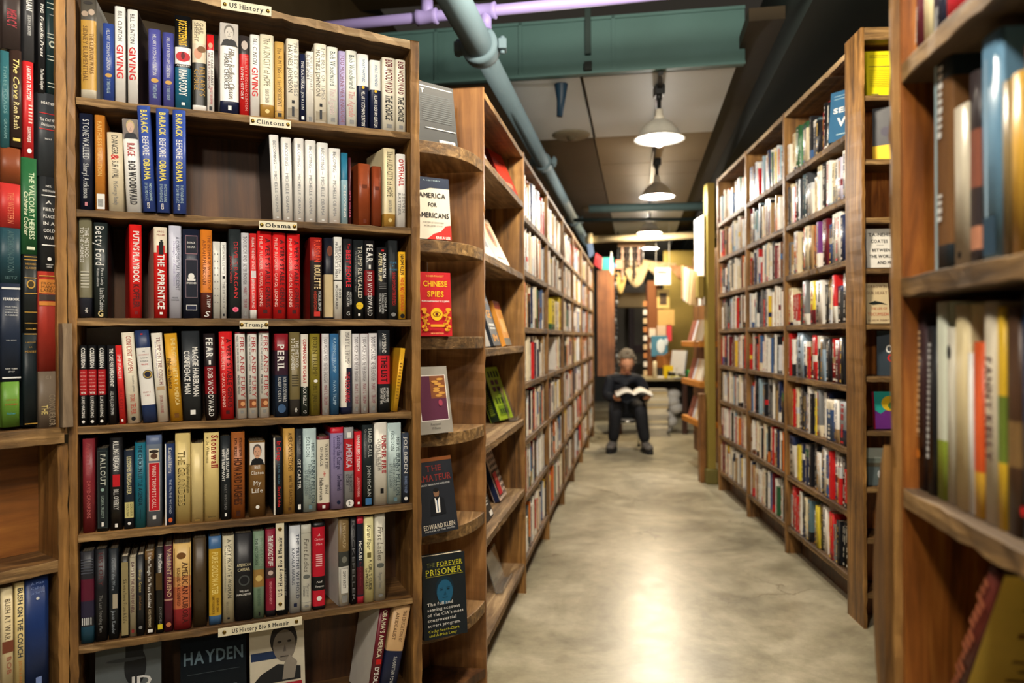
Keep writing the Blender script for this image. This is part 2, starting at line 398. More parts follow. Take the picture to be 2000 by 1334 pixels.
# ------------------------------------------------------------------ the room
def concrete():
    m, n, l, b = base_mat('polished_concrete')
    tc = n.new('ShaderNodeTexCoord')
    def nz(scale, det, rough=.6, dist=0):
        q = n.new('ShaderNodeTexNoise'); q.inputs['Scale'].default_value = scale; q.inputs['Detail'].default_value = det; q.inputs['Roughness'].default_value = rough; q.inputs['Distortion'].default_value = dist
        l.new(tc.outputs['Object'], q.inputs['Vector']); return q
    a = nz(1.3, 8, .65, .6); r = n.new('ShaderNodeValToRGB'); e = r.color_ramp.elements
    e[0].position = .32; e[0].color = lin((122, 116, 94)); e[1].position = .66; e[1].color = lin((198, 190, 166)); x = e.new(.5); x.color = lin((168, 160, 134))
    l.new(a.outputs['Fac'], r.inputs[0])
    bb = nz(7, 6, .7); r2 = n.new('ShaderNodeValToRGB'); r2.color_ramp.elements[0].position = .3; r2.color_ramp.elements[0].color = (.62, .6, .56, 1); r2.color_ramp.elements[1].position = .6; r2.color_ramp.elements[1].color = (1.05, 1.05, 1.05, 1)
    l.new(bb.outputs['Fac'], r2.inputs[0])
    m1 = n.new('ShaderNodeMix'); m1.data_type = 'RGBA'; m1.blend_type = 'MULTIPLY'; m1.inputs[0].default_value = .8
    l.new(r.outputs[0], m1.inputs[6]); l.new(r2.outputs[0], m1.inputs[7])
    # hairline cracks
    wob = nz(2.5, 5, .6); va = n.new('ShaderNodeVectorMath'); va.operation = 'SCALE'; va.inputs['Scale'].default_value = .5
    l.new(wob.outputs['Color'], va.inputs[0]); vb = n.new('ShaderNodeVectorMath'); l.new(tc.outputs['Object'], vb.inputs[0]); l.new(va.outputs[0], vb.inputs[1])
    vo = n.new('ShaderNodeTexVoronoi'); vo.feature = 'DISTANCE_TO_EDGE'; vo.inputs['Scale'].default_value = .7; l.new(vb.outputs[0], vo.inputs['Vector'])
    cr = n.new('ShaderNodeValToRGB'); cr.color_ramp.elements[0].position = .0; cr.color_ramp.elements[0].color = (.55, .5, .44, 1); cr.color_ramp.elements[1].position = .006; cr.color_ramp.elements[1].color = (1, 1, 1, 1)
    l.new(vo.outputs['Distance'], cr.inputs[0])
    mk = nz(.9, 2); mr = n.new('ShaderNodeMapRange'); mr.inputs[1].default_value = .5; mr.inputs[2].default_value = .56; l.new(mk.outputs['Fac'], mr.inputs[0])
    m2 = n.new('ShaderNodeMix'); m2.data_type = 'RGBA'; m2.blend_type = 'MULTIPLY'; l.new(mr.outputs[0], m2.inputs[0]); l.new(m1.outputs[2], m2.inputs[6]); l.new(cr.outputs[0], m2.inputs[7])
    # dark scuffs
    sp = nz(4.2, 4, .7, 1.5); sr = n.new('ShaderNodeValToRGB'); sr.color_ramp.elements[0].position = .72; sr.color_ramp.elements[0].color = (1, 1, 1, 1); sr.color_ramp.elements[1].position = .84; sr.color_ramp.elements[1].color = (.6, .56, .5, 1)
    l.new(sp.outputs['Fac'], sr.inputs[0])
    m3 = n.new('ShaderNodeMix'); m3.data_type = 'RGBA'; m3.blend_type = 'MULTIPLY'; m3.inputs[0].default_value = .8; l.new(m2.outputs[2], m3.inputs[6]); l.new(sr.outputs[0], m3.inputs[7])
    l.new(m3.outputs[2], b.inputs['Base Color'])
    rr = n.new('ShaderNodeMapRange'); rr.inputs[3].default_value = .22; rr.inputs[4].default_value = .46; l.new(bb.outputs['Fac'], rr.inputs[0]); l.new(rr.outputs[0], b.inputs['Roughness'])
    bp = n.new('ShaderNodeBump'); bp.inputs['Strength'].default_value = .05; bp.inputs['Distance'].default_value = .01; l.new(a.outputs['Fac'], bp.inputs['Height']); l.new(bp.outputs[0], b.inputs['Normal'])
    return m
def plaster(name, c, var=.14, rough=.6, scale=6):
    return solid(c, rough, var=var, scale=scale)
def wl(lat, Y):
    Y2 = Y - AX * (lat - .62)
    return lat + AX * Y2, Y2
def slab(mb, l0, l1, y0, y1, z0, z1, m):
    """box whose sides follow the aisle: lateral range l0..l1, depth y0..y1"""
    P = [wl(l0, y0), wl(l1, y0), wl(l1, y1), wl(l0, y1)]
    off = lambda q: (q[0], q[1])
    mb.prism([off(q) for q in P], z0, z1, m)
def one(name, fn, *a, **k):
    mb = MB(); fn(mb); return mb.build(name, *a, **k)
OLIVE = plaster('olive', (118, 99, 42)); DKOL = plaster('dark_olive', (46, 36, 18), .2); TILE = plaster('tile', (192, 197, 198), .06, .55, 3)
TANT = plaster('tan_panel', (128, 112, 86), .08, .55, 3); PLYC = plaster('ply', (70, 55, 32), .16); TEALD = plaster('dark_teal', (15, 25, 23), .12); DUCTM = solid((74, 106, 104), .5, .0, var=.10, scale=4)
mb = MB(); mb.box(-6, 7, -3, 17, -.2, 0, concrete()); structure(mb.build('floor'))
mb = MB(); slab(mb, -5, 4.2, -3, 4.44, 3.42, 3.6, DKOL); structure(mb.build('ceiling', None), 'dark olive brown ceiling above the near end of the aisle')
def soffit(mb):
    # pale panels in the middle, brown plywood to their side
    edges = [4.46, 5.86, 6.8, 7.32, 9.2, 11.2, 14.6]
    for y0, y1 in zip(edges, edges[1:]): slab(mb, -.33 if y0 < 5 else -.34, .60, y0 + .006, y1 - .006, 2.90, 2.96, TILE if y0 < 5 or y0 > 9 else TANT)
    slab(mb, -.34, .60, 4.46, 14.6, 2.912, 3.0, PLYC)
    for y0, y1 in ((4.46, 5.86),): slab(mb, -.92, -.352, y0, y1 - .006, 2.90, 2.96, TILE)
    for y0, y1 in ((5.86, 8.0), (8.0, 10.2), (10.2, 14.6)): slab(mb, -.92, -.352, y0 + .004, y1 - .004, 2.90, 2.96, PLYC)
    slab(mb, -4.5, -.93, 4.46, 14.6, 2.90, 2.96, PLYC)
    slab(mb, .61, .80, 4.0, 14.6, 2.98, 3.05, DKOL)
structure(one('ceiling_low', soffit), 'low ceiling of pale and brown panels over the aisle')
mb = MB(); slab(mb, .80, 4.2, 1.6, 14.6, 2.80, 3.4, TEALD); structure(mb.build('ceiling_side'), 'dark green dropped soffit above the bookcase on the aisle side')
mb = MB(); slab(mb, -1.9, -1.8, -3, 15, 0, 3.6, DKOL); structure(mb.build('wall_left'))
mb = MB(); slab(mb, 2.9, 3.0, -3, 15, 0, 3.6, DKOL); structure(mb.build('wall_right'))
mb = MB(); slab(mb, -2, 3, 14.6, 14.8, 0, 3.6, solid((60, 62, 58), .7)); structure(mb.build('wall_back'))
# ------------------------------------------------------------------ duct, pipes
def duct():
    t = empty('air_duct', (0, 0, 2.9)); tag(t, 'wide green grey sheet metal air duct crossing under the ceiling', 'duct')
    A = Vector((1.385, 4.38, 0)); u = Vector((-.986, .167, 0)); v = Vector((.167, .986, 0))
    def pr(mb, s0, s1, d0, d1, z0, z1, m):
        q = [A + u * s0 + v * d0, A + u * s0 + v * d1, A + u * s1 + v * d1, A + u * s1 + v * d0]
        mb.prism([(p.x, p.y) for p in q], z0 - 2.9, z1 - 2.9, m)
    mb = MB(); pr(mb, 0, 3.2, 0, .06, 2.895, 3.225, DUCTM); pr(mb, 0, 3.2, .06, .5, 2.985, 3.225, DUCTM); mb.build('duct_body', t, .004)
    for s in (.76, 1.33, 1.87, 2.6):
        mb = MB(); pr(mb, s, s + .022, -.012, .0, 2.89, 3.23, DUCTM); mb.build('duct_seam', t)
    mb = MB(); pr(mb, 0, 3.2, -.014, .0, 2.888, 2.905, DUCTM); pr(mb, 0, 3.2, -.012, 0, 3.213, 3.232, DUCTM); mb.build('duct_flange', t)
    mb = MB(); pr(mb, .90, .945, -.05, -.014, 2.90, 2.95, TEALD); pr(mb, .905, .94, -.04, -.014, 3.0, 3.42, solid((52, 66, 64), .5, .6)); mb.build('hanger_strap', t)
duct()
PIPEM = solid((106, 128, 138), .65, .0, var=.08, scale=5); PURP = solid((150, 138, 196), .45, var=.1, scale=6); CREAMP = solid((196, 184, 150), .5)
def big_pipe():
    t = empty('sprinkler_pipe', (0, 0, 0)); tag(t, 'thick blue grey pipe running along the aisle above the bookcases', 'pipe')
    z = H + 1.42; k, m = UN(938, 92); Y = 1.42 / -m; lat = k * Y - AX * Y
    P = lambda Y: Vector((lat + AX * Y, Y, z))
    mb = MB(); mb.tube([P(1.2), P(Y), P(Y + .02)], .068, PIPEM, 24); mb.build('upper_run', t)
    mb = MB(); mb.tube([P(Y), P(11.6)], .055, PIPEM, 24); mb.build('lower_run', t)
    d = (P(2) - P(1)).normalized()
    for y, r, nm in ((Y, .092, 'coupling'), (6.02, .072, 'coupling'), (9.0, .075, 'coupling')):
        mb = MB(); c = P(y)
        mb.tube([c - d * .05, c - d * .045, c - d * .02, c + d * .02, c + d * .045, c + d * .05], [r * .8, r, r, r, r, r * .8], PIPEM, 24)
        mb.build(nm, t)
        sd = Vector((d.y, -d.x, 0))
        for q in (-1, 1):
            mb = MB()
            c2 = c + sd * q * (r + .018)
            mb.box(-.02, .02, -.035, .035, -.025, .025, PIPEM, Matrix.Translation(c2)); mb.tube([c2 - Vector((0, 0, .04)), c2 + Vector((0, 0, .045))], .012, PIPEM, 8)
            mb.build('bolt_lug', t, .004)
    return P, Y, z
PP, PY, PZ = big_pipe()
def purple_pipe():
    t = empty('purple_pipe', (0, 0, 0)); tag(t, 'thin purple pipe crossing over the thick grey pipe', 'pipe')
    a, b_ = AT(660, 50, 3.5), AT(1330, -12, 3.35); a.z = b_.z = H + .0 + (a.z + b_.z) / 2 - H
    A = AT(690, 46, 3.62); Bp = AT(1330, -14, 3.30); zz = PZ + .155
    # height is that of the tee; depth follows from the pixel rows
    def at(px, py):
        k, m = UN(px, py); Y = (zz - H) / -m; return Vector((k * Y, Y, zz))
    p0, p1 = at(690, 47), at(1300, -12)
    d = (p1 - p0).normalized(); p0 = p0 - d * 2
    mb = MB(); mb.tube([p0, p1 + d * .6], .026, PURP, 16); mb.build('pipe_run', t)
    for px, py, r in ((834, 33, .040), (948, 22, .042)):
        c = at(px, py); mb = MB(); mb.tube([c - d * .055, c - d * .05, c - d * .03, c + d * .03, c + d * .05, c + d * .055], [r * .8, r, r * .85, r * .85, r, r * .8], PURP, 16)
        mb.tube([c, c + Vector((0, 0, -.09 if px > 900 else .08))], .03, PURP, 14); mb.build('tee_joint', t)
    c = at(948, 22); mb = MB(); mb.tube([c + Vector((0, 0, -.08)), Vector((c.x, c.y, PZ + .06))], .024, PIPEM, 12); mb.build('riser', t)
    c = at(834, 33); mb = MB(); mb.tube([c + Vector((0, 0, .06)), c + Vector((0, 0, .6))], .008, solid((150, 150, 150), .4, .7), 8); mb.build('hanger_rod', t)
purple_pipe()
def cross_pipe():
    t = empty('cross_pipe', (0, 0, 0)); tag(t, 'cream painted pipe crossing the far end of the aisle below the lamps', 'pipe')
    p0, p1 = AT(1150, 468, 9.95), AT(1372, 459, 9.8); d = (p1 - p0).normalized()
    mb = MB(); mb.tube([p0 - d * .05, p1 + d * .7], .047, CREAMP, 16); mb.build('pipe_run', t)
    mb = MB(); mb.tube([p0 - d * .03, p0 + d * .05], .085, CREAMP, 16); mb.build('end_flange', t)
cross_pipe()
def conduit(name, label, px0, px1, Y, r, m):
    a, b_ = AT(*px0, Y), AT(*px1, Y - .1); mb = MB(); mb.tube([a, b_], r, m, 10); tag(mb.build(name), label, 'pipe')
conduit('conduit', 'thin dark conduit crossing high behind the second lamp', (1120, 430), (1395, 428), 8.2, .02, TEALD)
conduit('conduit', 'pale green square beam crossing high at the far end', (1150, 408), (1395, 402), 8.0, .045, plaster('p', (70, 90, 90)))
def fixture(px, py, z, label):
    k, m = UN(px, py); Y = (z - H) / -m; t = empty('ceiling_disc', (k * Y, Y, z)); tag(t, label, 'ceiling fitting', 'round fittings on the brown ceiling panels')
    mb = MB(); mb.lathe([(.0, -.022), (.13, -.018), (.15, -.008), (.15, 0)], solid((112, 104, 84), .6), 28); mb.build('plate', t)
    mb = MB(); mb.lathe([(0, -.05), (.03, -.045), (.04, -.02), (.04, -.015)], solid((80, 70, 50), .5), 16); mb.build('boss', t)
fixture(1116, 263, 2.90, 'round cream ceiling disc beside the first lamp')
fixture(1160, 407, 2.90, 'round cream ceiling disc far down the aisle')
# ------------------------------------------------------------------ pendant lamps and their lights
DOME = solid((200, 198, 188), .35, .35, var=.12, scale=18); BLACKM = solid((20, 22, 24), .45)
def lamp(lat, Y, z, watts, col, label, bulb_s):
    x = lat + AX * Y if abs(lat) < 5 else 0
    t = empty('pendant_lamp', (x, Y, z)); tag(t, label, 'lamp', 'dome lamps over the aisle')
    pr = [(.030, .125), (.05, .118), (.085, .095), (.115, .06), (.135, .025), (.148, 0), (.166, -.004), (.166, -.006), (.147, -.003), (.133, .024), (.113, .058), (.083, .092), (.05, .114), (.028, .12)]
    mb = MB(); mb.lathe(pr, DOME, 32); mb.build('lamp_shade', t)
    mb = MB(); mb.lathe([(.001, .19), (.024, .188), (.026, .15), (.034, .14), (.034, .118), (.02, .112)], solid((196, 190, 176), .4), 16); mb.build('socket', t)
    mb = MB(); mb.tube([(0, 0, .18), (0, 0, .25), (0, 0, .2505), (0, 0, .29)], [.014, .014, .02, .02], BLACKM, 12); mb.build('stem', t)
    mb = MB(); mb.box(-.03, .03, -.05, .05, .275, 2.898 - z if z < 2.7 else .33, BLACKM); mb.build('track_head', t, .004)
    b = MB(); b.ball((0, 0, -.005 if Y < 6 else .055), (.036, .036, .05), glow(tuple(int(255 * c ** .45) for c in col), bulb_s), 14, 10); b.build('bulb', t)
    l = bpy.data.lights.new('lamp_light', 'POINT'); l.energy = watts; l.color = col; l.shadow_soft_size = .05 if Y > 3 else .10
    lo = bpy.data.objects.new('lamp_light', l); COL.objects.link(lo); lo.parent = t; lo.location = (0, 0, -.105 if Y < 6 else -.012)
LAB = ['dome lamp above the near floor, out of view', 'dull metal dome lamp hanging just behind the green duct', 'glaring white dome lamp, second down the aisle', 'warm yellow dome lamp in front of the cream pipe', 'small white lamp glaring at the far end below the cream pipe']
for q, lab, bs in zip(AISLE_LAMPS, LAB, (8, 2, 60, 26, 70)): lamp(*q, lab, bs)
for (x, y, z), w, c in CASE_LAMPS: lamp(x - AX * y, y, z, w, c, 'dome lamp above the front bookcase, out of view', 8)
mb = MB(); slab(mb, .135, .165, 4.42, 12.4, 2.868, 2.897, BLACKM); tag(mb.build('lighting_track'), 'black lighting track along the ceiling that the lamps hang from', 'lighting track')
mb = MB(); w_ = solid((20, 44, 62), .5); P0 = AT(1096, 165, 4.75)
mb.tube([P0 + Vector((0, 0, .1)), P0, P0 + Vector((.0, .02, -.10)), P0 + Vector((-.01, .02, -.2))], [.03, .045, .028, .02], w_, 10)
tag(mb.build('hanging_cloth'), 'dark blue rag hanging from the ceiling beside the thick pipe', 'cloth')
# ------------------------------------------------------------------ bookcases
def case_root(name, face, label, cat='bookcase', group=None):
    t = empty(name, face.o.copy(), (0, 0, face.a)); return tag(t, label, cat, group)
RG = random.Random(5)
def vpanel(root, x0, x1, y0, y1, z0, z1, m=WZ, name='side_panel', medge=None):
    mb = MB(); mb.plank(x0, x1, y0, y1, z0, z1, m, 'z', rng=RG, medge=medge); return mb.build(name, root, .0015)
def hshelf(root, x0, x1, y0, y1, z0, z1, m=WX, name='shelf', jit=.0013, me=None):
    mb = MB(); mb.plank(x0, x1, y0, y1, z0, z1, m, 'x', jit, rng=RG, medge=me or WEDGE); return mb.build(name, root, .0015)
def back(root, x0, x1, y0, y1, z0, z1, m=WBACK):
    mb = MB(); mb.box(x0, x1, y0, y1, z0, z1, m); return mb.build('back_panel', root)
# front bookcase
FZ = [1.884, 1.606, 1.336, 1.066, .798, .522, .235]
fx0, fx1, fx2, fx3 = FC.t(133), FC.t(150), FC.t(804), FC.t(821)
fc = case_root('bookcase', FC, 'wide dark wooden bookcase of seven shelves facing us, full of political books')
vpanel(fc, fx0, fx1, -.004, .22, 0, 2.186); vpanel(fc, fx2, fx3, -.004, .22, 0, 2.152)
for z in FZ: hshelf(fc, fx1, fx2, 0, .205, z - .02, z)
tb = hshelf(fc, fx1 - .017, fx2 + .003, 0, .205, 2.130, 2.154, WX, 'top_board', .003, WPALE)
for v in tb.data.vertices: v.co.z += .055 * (fx2 - v.co.x) / (fx2 - fx1)
back(fc, fx1, fx2, .205, .215, .02, 2.12)
mb = MB(); mb.box(fx1, fx2, .03, .05, 0, .2, WBACK); mb.build('kick_board', fc)
# narrow bookcase beside it, its spines stacked in columns
lx = LC.t(111)
lc = case_root('bookcase', LC, 'narrow bookcase crammed with books stacked on end, beside the wide bookcase')
zl1 = LC.z(60, 838); zl2 = LC.z(60, 1104)
vpanel(lc, lx, -.001, -.003, .14, zl1 - .02, 2.2); vpanel(lc, lx - .0, -.001, -.003, .14, 0, zl1 - .045)
mb = MB(); q0 = LC.t(113, 740); mb.plank(q0, q0 + .022, -.03, -.005, zl1, LC.z(122, 632), wood('grey_weathered_wood', (84, 70, 54), (124, 106, 84), (150, 132, 108), 'z', rough=.8, fine=2, bump=.5), 'z', rng=RG); mb.build('loose_batten', lc)
hshelf(lc, -.42, lx + .012, -.012, .2, zl1 - .04, zl1); hshelf(lc, -.42, lx, -.004, .2, zl2 - .03, zl2); hshelf(lc, -.42, lx, -.004, .2, .40, .43)
back(lc, -.42, lx, .2, .21, .02, 2.3, WBACK)
back(lc, -.42, lx, .12, .13, zl2, zl1 - .04, wood('knotty_board', (74, 44, 16), (140, 86, 34), (176, 116, 50), 'x', fine=.5))
# curved corner shelves between the front bookcase and the aisle units
def corner():
    t = empty('corner_shelf', (0, 0, 0)); tag(t, 'tall curved corner shelf between the wide bookcase and the aisle', 'corner shelf')
    A0 = LA.p(-.004, 0, 0); A1 = LA.p(-.004, .21, 0); c0 = FC.p(fx3 + .004, .24, 0); c1 = FC.p(fx3 + .004, .42, 0)
    k, m = UN(815, 660); B0 = Vector((k * 2.44, 2.44, 0))
    def outline(b):
        pts = [A1 + Vector((0.0, -.004, 0)), c1]; pts.append(B0 + (c1 - B0) * .1)
        for i in range(9):
            s = i / 8; p = B0.lerp(A0 + Vector((0, -.004, 0)), s) + Vector((.62, -.78, 0)) * (math.sin(math.pi * s) * b); pts.append(p)
        return [(p.x, p.y) for p in reversed(pts)]
    QZ = [1.935, 1.607, 1.285, .962, .640, .312]
    for i, z in enumerate(QZ):
        mb = MB(); mb.prism(outline(.055)[::-1], z - .042, z, WY, WEDGE); mb.build('shelf', t, .002)
    mb = MB(); o = outline(.0)[::-1]; mb.prism(o, .03, .06, WBACK); mb.build('base_board', t)
    # the tall pine board at its back
    d = (c1 - A1).normalized(); nrm = Vector((-d.y, d.x, 0))
    if nrm.y < 0: nrm = -nrm
    q = [A1 + nrm * .005, A1 + nrm * .02, c1 + nrm * .02 + d * .1, c1 + nrm * .005 + d * .1]
    mb = MB(); mb.prism([(p.x, p.y) for p in q], 0, 2.235, WPINE); mb.build('back_panel', t)
    return QZ
QZ = corner()
# aisle units on the left
LB_ = [0.0, .985, 1.99, 2.99, 3.90, 4.92, 5.94, 6.96]
U1Z = [1.96, 1.60, 1.24, .875, .525, .15]; U2Z = [1.905, 1.625, 1.335, 1.05, .76, .475, .16]
for i in range(7):
    x0, x1 = LB_[i], LB_[i + 1]
    o = case_root('bookcase', LA, ['display bookcase at the start of the aisle with only a few books', 'first full bookcase down the aisle, past the display bookcase', 'second full bookcase down the aisle', 'third full bookcase down the aisle',
         'fourth full bookcase down the aisle', 'fifth full bookcase down the aisle', 'last full bookcase of the row, near the hanging papers'][i], 'bookcase', 'bookcases along the pipe side of the aisle')
    vpanel(o, x0, x0 + .02, -.003, .215, 0, 2.21, WPINE if i == 0 else WZ)
    if i == 6: vpanel(o, x1 - .02, x1, -.003, .215, 0, 2.21)
    for z in (U1Z if i == 0 else U2Z): hshelf(o, x0 + .02, x1 - (.02 if i == 6 else 0), 0, .2, z - .03, z, WDUST if i == 0 else WX)
    hshelf(o, x0 + .02, x1, 0, .2, 2.18, 2.205, WPINE if i else WX, 'top_board')
    back(o, x0 + .02, x1, .2, .21, .02, 2.18, WRED if i == 0 else WPINE)
    mb = MB(); mb.box(x0 + .02, x1, .06, .075, 0, .12, WBACK); mb.build('kick_board', o)
# bookcase on the right of the aisle: three bays and the end shelves
RB = [0.0, .925, 1.815, RA.t(1657, 660)]
RZ = [2.225, 1.93, 1.637, 1.345, 1.05, .757, .465, .166]
for i in range(3):
    x0, x1 = RB[i], RB[i + 1]
    o = case_root('bookcase', RA, ['far bay of the tall bookcase, beside the yellow post', 'middle bay of the tall bookcase across the aisle', 'near bay of the tall bookcase across the aisle'][i], 'bookcase', 'bays of the tall bookcase across the aisle')
    vpanel(o, x0, x0 + .035, -.003, .225, 0, 2.60, WZ)
    if i == 2: vpanel(o, x1 - .01, x1 + .006, -.003, .225, 0, 2.60, WZ)
    for z in RZ: hshelf(o, x0 + .035, x1 - (.01 if i == 2 else 0), 0, .21, z - .03, z, WX)
    hshelf(o, x0 + .035, x1, 0, .21, 2.572, 2.60, WX, 'top_board', me=WPALE)
    back(o, x0 + .035, x1, .21, .22, .02, 2.57, WPINE)
    mb = MB(); mb.box(x0 + .035, x1, .08, .095, 0, .13, WBACK); mb.build('kick_board', o)
EZ = [2.335, 2.055, 1.80, 1.578, 1.332, 1.103, .865, .617, .395, .155]
ec = case_root('end_shelf', EC, 'narrow shelf of ten levels closing the near end of the tall bookcase', 'bookcase')
ex0, ex1 = 0, .014
ED = (RA.p(RB[3] + .008, 0, 0) - EC.o).dot(EC.w)
vpanel(ec, ex0, ex1, 0, ED, 0, 2.63, WZ); vpanel(ec, .36, .39, 0, ED, 0, 2.63, WZ)
for z in EZ: hshelf(ec, ex1, .36, .006, ED - .01, z - .024, z, WX)
hshelf(ec, ex1, .36, 0, ED, 2.575, 2.63, WX, 'top_board'); back(ec, ex1, .36, ED - .01, ED, 0, 2.575, WRED)
# bookcase close by
nc = case_root('bookcase', NR, 'bookcase close to us across the aisle, out of focus, books on every shelf')
NZ = [NR.z(1752, 134), NR.z(1752, 544), NR.z(1752, 945), .765]
vpanel(nc, -.012, .0, -.012, .27, .0, 2.3, WZ); back(nc, .0, .62, .258, .27, .3, 2.3, WRED)
mb = MB(); mb.box(-.0, .008, .0, .258, .3, 2.3, WRED); mb.build('inner_panel', nc)
for z in NZ: hshelf(nc, .008, .62, -.004, .258, z - .028, z, wood('grey_shelf_wood', (52, 40, 28), (92, 74, 54), (128, 106, 80), 'x', rough=.6), jit=.002)
hshelf(nc, .008, .62, 0, .258, .3, .33)
vpanel(nc, .62, .642, -.008, .27, 0, 2.3, WZ)
mb = MB()
pts = []
for i in range(15):
    s = i / 14; pts.append((-.014 - .0 - .050 * math.sin(math.pi * s) ** .8, s))
z0, z1 = .66, 1.12
n0 = len(mb.v); m_ = WZ
for x, s in pts:
    z = z0 + (z1 - z0) * s
    mb.v += [(x, -.02, z), (x, .02, z), (-.0125, .02, z), (-.0125, -.02, z)]
for k in range(14):
    for i in range(4): mb.face([n0 + 4 * k + i, n0 + 4 * k + 4 + i, n0 + 4 * k + 4 + (i + 1) % 4, n0 + 4 * k + (i + 1) % 4], m_)
mb.build('curved_trim', nc)
# ------------------------------------------------------------------ placing books by where their spines show
def put(face, root_label, xb, ytop, zsh, base, decor=(), xt=None, d0=.012, depth=.15, hard=True, rough=.38, look=None, grp=None, minw=.006, tmin=None, yaw=0, hmax=None, zbot=None, side=None, yb=None):
    """xb: left and right pixel of the spine's foot; xt: the same at its head when it leans; ytop: pixel row of the head"""
    zb = zsh
    ym = yb if yb is not None else CY - (zsh - H) * F / 2.05
    t0, t1 = face.t(xb[0], ym, d0), face.t(xb[1], ym, d0)
    if t0 > t1: t0, t1 = t1, t0
    if xt:
        s0, s1 = sorted((face.t(xt[0], ytop, d0), face.t(xt[1], ytop, d0)))
        zt = face.z((xt[0] + xt[1]) / 2, ytop, d0)
    else:
        s0, s1 = t0, t1; zt = face.z((xb[0] + xb[1]) / 2, ytop, d0)
    h = zt - zb; lean = 0
    if xt:
        lean = math.atan2((s0 + s1) / 2 - (t0 + t1) / 2, h); h = h / math.cos(lean)
    if tmin is not None and not xt and t0 < tmin + .0006: t0 = tmin + .0006
    if hmax: h = min(h, hmax)
    w = max(minw, (t1 - t0) - .0006); 
    o, tc = spine_book(w, h, depth, base, decor, hard, rough, side)
    c = (t0 + t1) / 2
    o.location = face.p(c, d0, zb + (abs(math.sin(lean)) * w / 2 if lean else 0) + .0003)
    o.rotation_euler = (0, lean, face.a + R_(yaw))
    o['t_hi'] = t1
    return o, tc, t1
def lab(base, tc, tail, look=None):
    if not look:
        look = cname(base) + ' book'
        if tc is not None and cname(tc) != cname(base): look += ' with ' + cname(tc) + ' lettering'
    return look + ', ' + tail
KTH = ['top', 'second', 'third', 'fourth', 'fifth', 'sixth', 'bottom']
def row(face, items, zsh, shelfname, grp, **kw):
    tm = None
    for i, it in enumerate(items):
        it = dict(it); xb = it.pop('x'); y = it.pop('y'); c = it.pop('c'); dec = it.pop('d', ()); look = it.pop('look', None)
        k = dict(kw); k.update(it)
        o, tc, tm2 = put(face, None, xb, y, zsh, c, dec, tmin=tm, **k); tm = tm2 if not k.get('xt') else None
        tag(o, lab(c, tc, ORD[i] + ' from left, ' + shelfname, look), 'book', grp)
def K(x0, x1, y, c, *d, **k): return dict(x=(x0, x1), y=y, c=c, d=d, **k)
GV = [T('BILL CLINTON', .95, .64, BK, .42), T('GIVING', .60, .25, RD, .62, st='b')]
IT = [T('HILLARY RODHAM CLINTON', .93, .40, LG, .3), E(0, .33, .3, .2, GD), T('IT TAKES A VILLAGE', .28, .10, LB, .3)]
CHO = [T('BOB WOODWARD', .97, .52, MR, .55, st='b'), T('THE CHOICE', .49, .15, BK, .55, st='bi'), Rc(-.2, .2, .04, .09, GY)]
AGE = [T('Bob Woodward', .94, .50, (48, 70, 74), .5, st='s'), T('The Agenda', .47, .13, (206, 180, 180), .55, st='si'), Rc(-.2, .2, .04, .09, GY)]
HAP = [B(0, .57, NV), T('WHAT HAPPENED', .93, .62, (70, 120, 160), .26, .05), E(0, .55, .12, .12, YL), T('HILLARY RODHAM CLINTON', .50, .03, W, .32)]
BOT = [T('THE BEST OF TIMES', .96, .30, GY, .30, .22, 's'), T('HAYNES JOHNSON', .92, .34, (70, 64, 56), .34, -.2, 's'), Rc(-.1, .12, .21, .25, BK), Rc(-.4, .4, .04, .15, (150, 140, 120)), Rc(-.1, .1, .05, .17, CH)]
AUD = [T('The AUDACITY of HOPE', .96, .38, (90, 84, 66), .5, 0, 's'), B(0, .16, (168, 128, 56)), E(0, .08, .16, .16, (220, 196, 130)), T('BARACK OBAMA', .34, .18, GY, .3)]
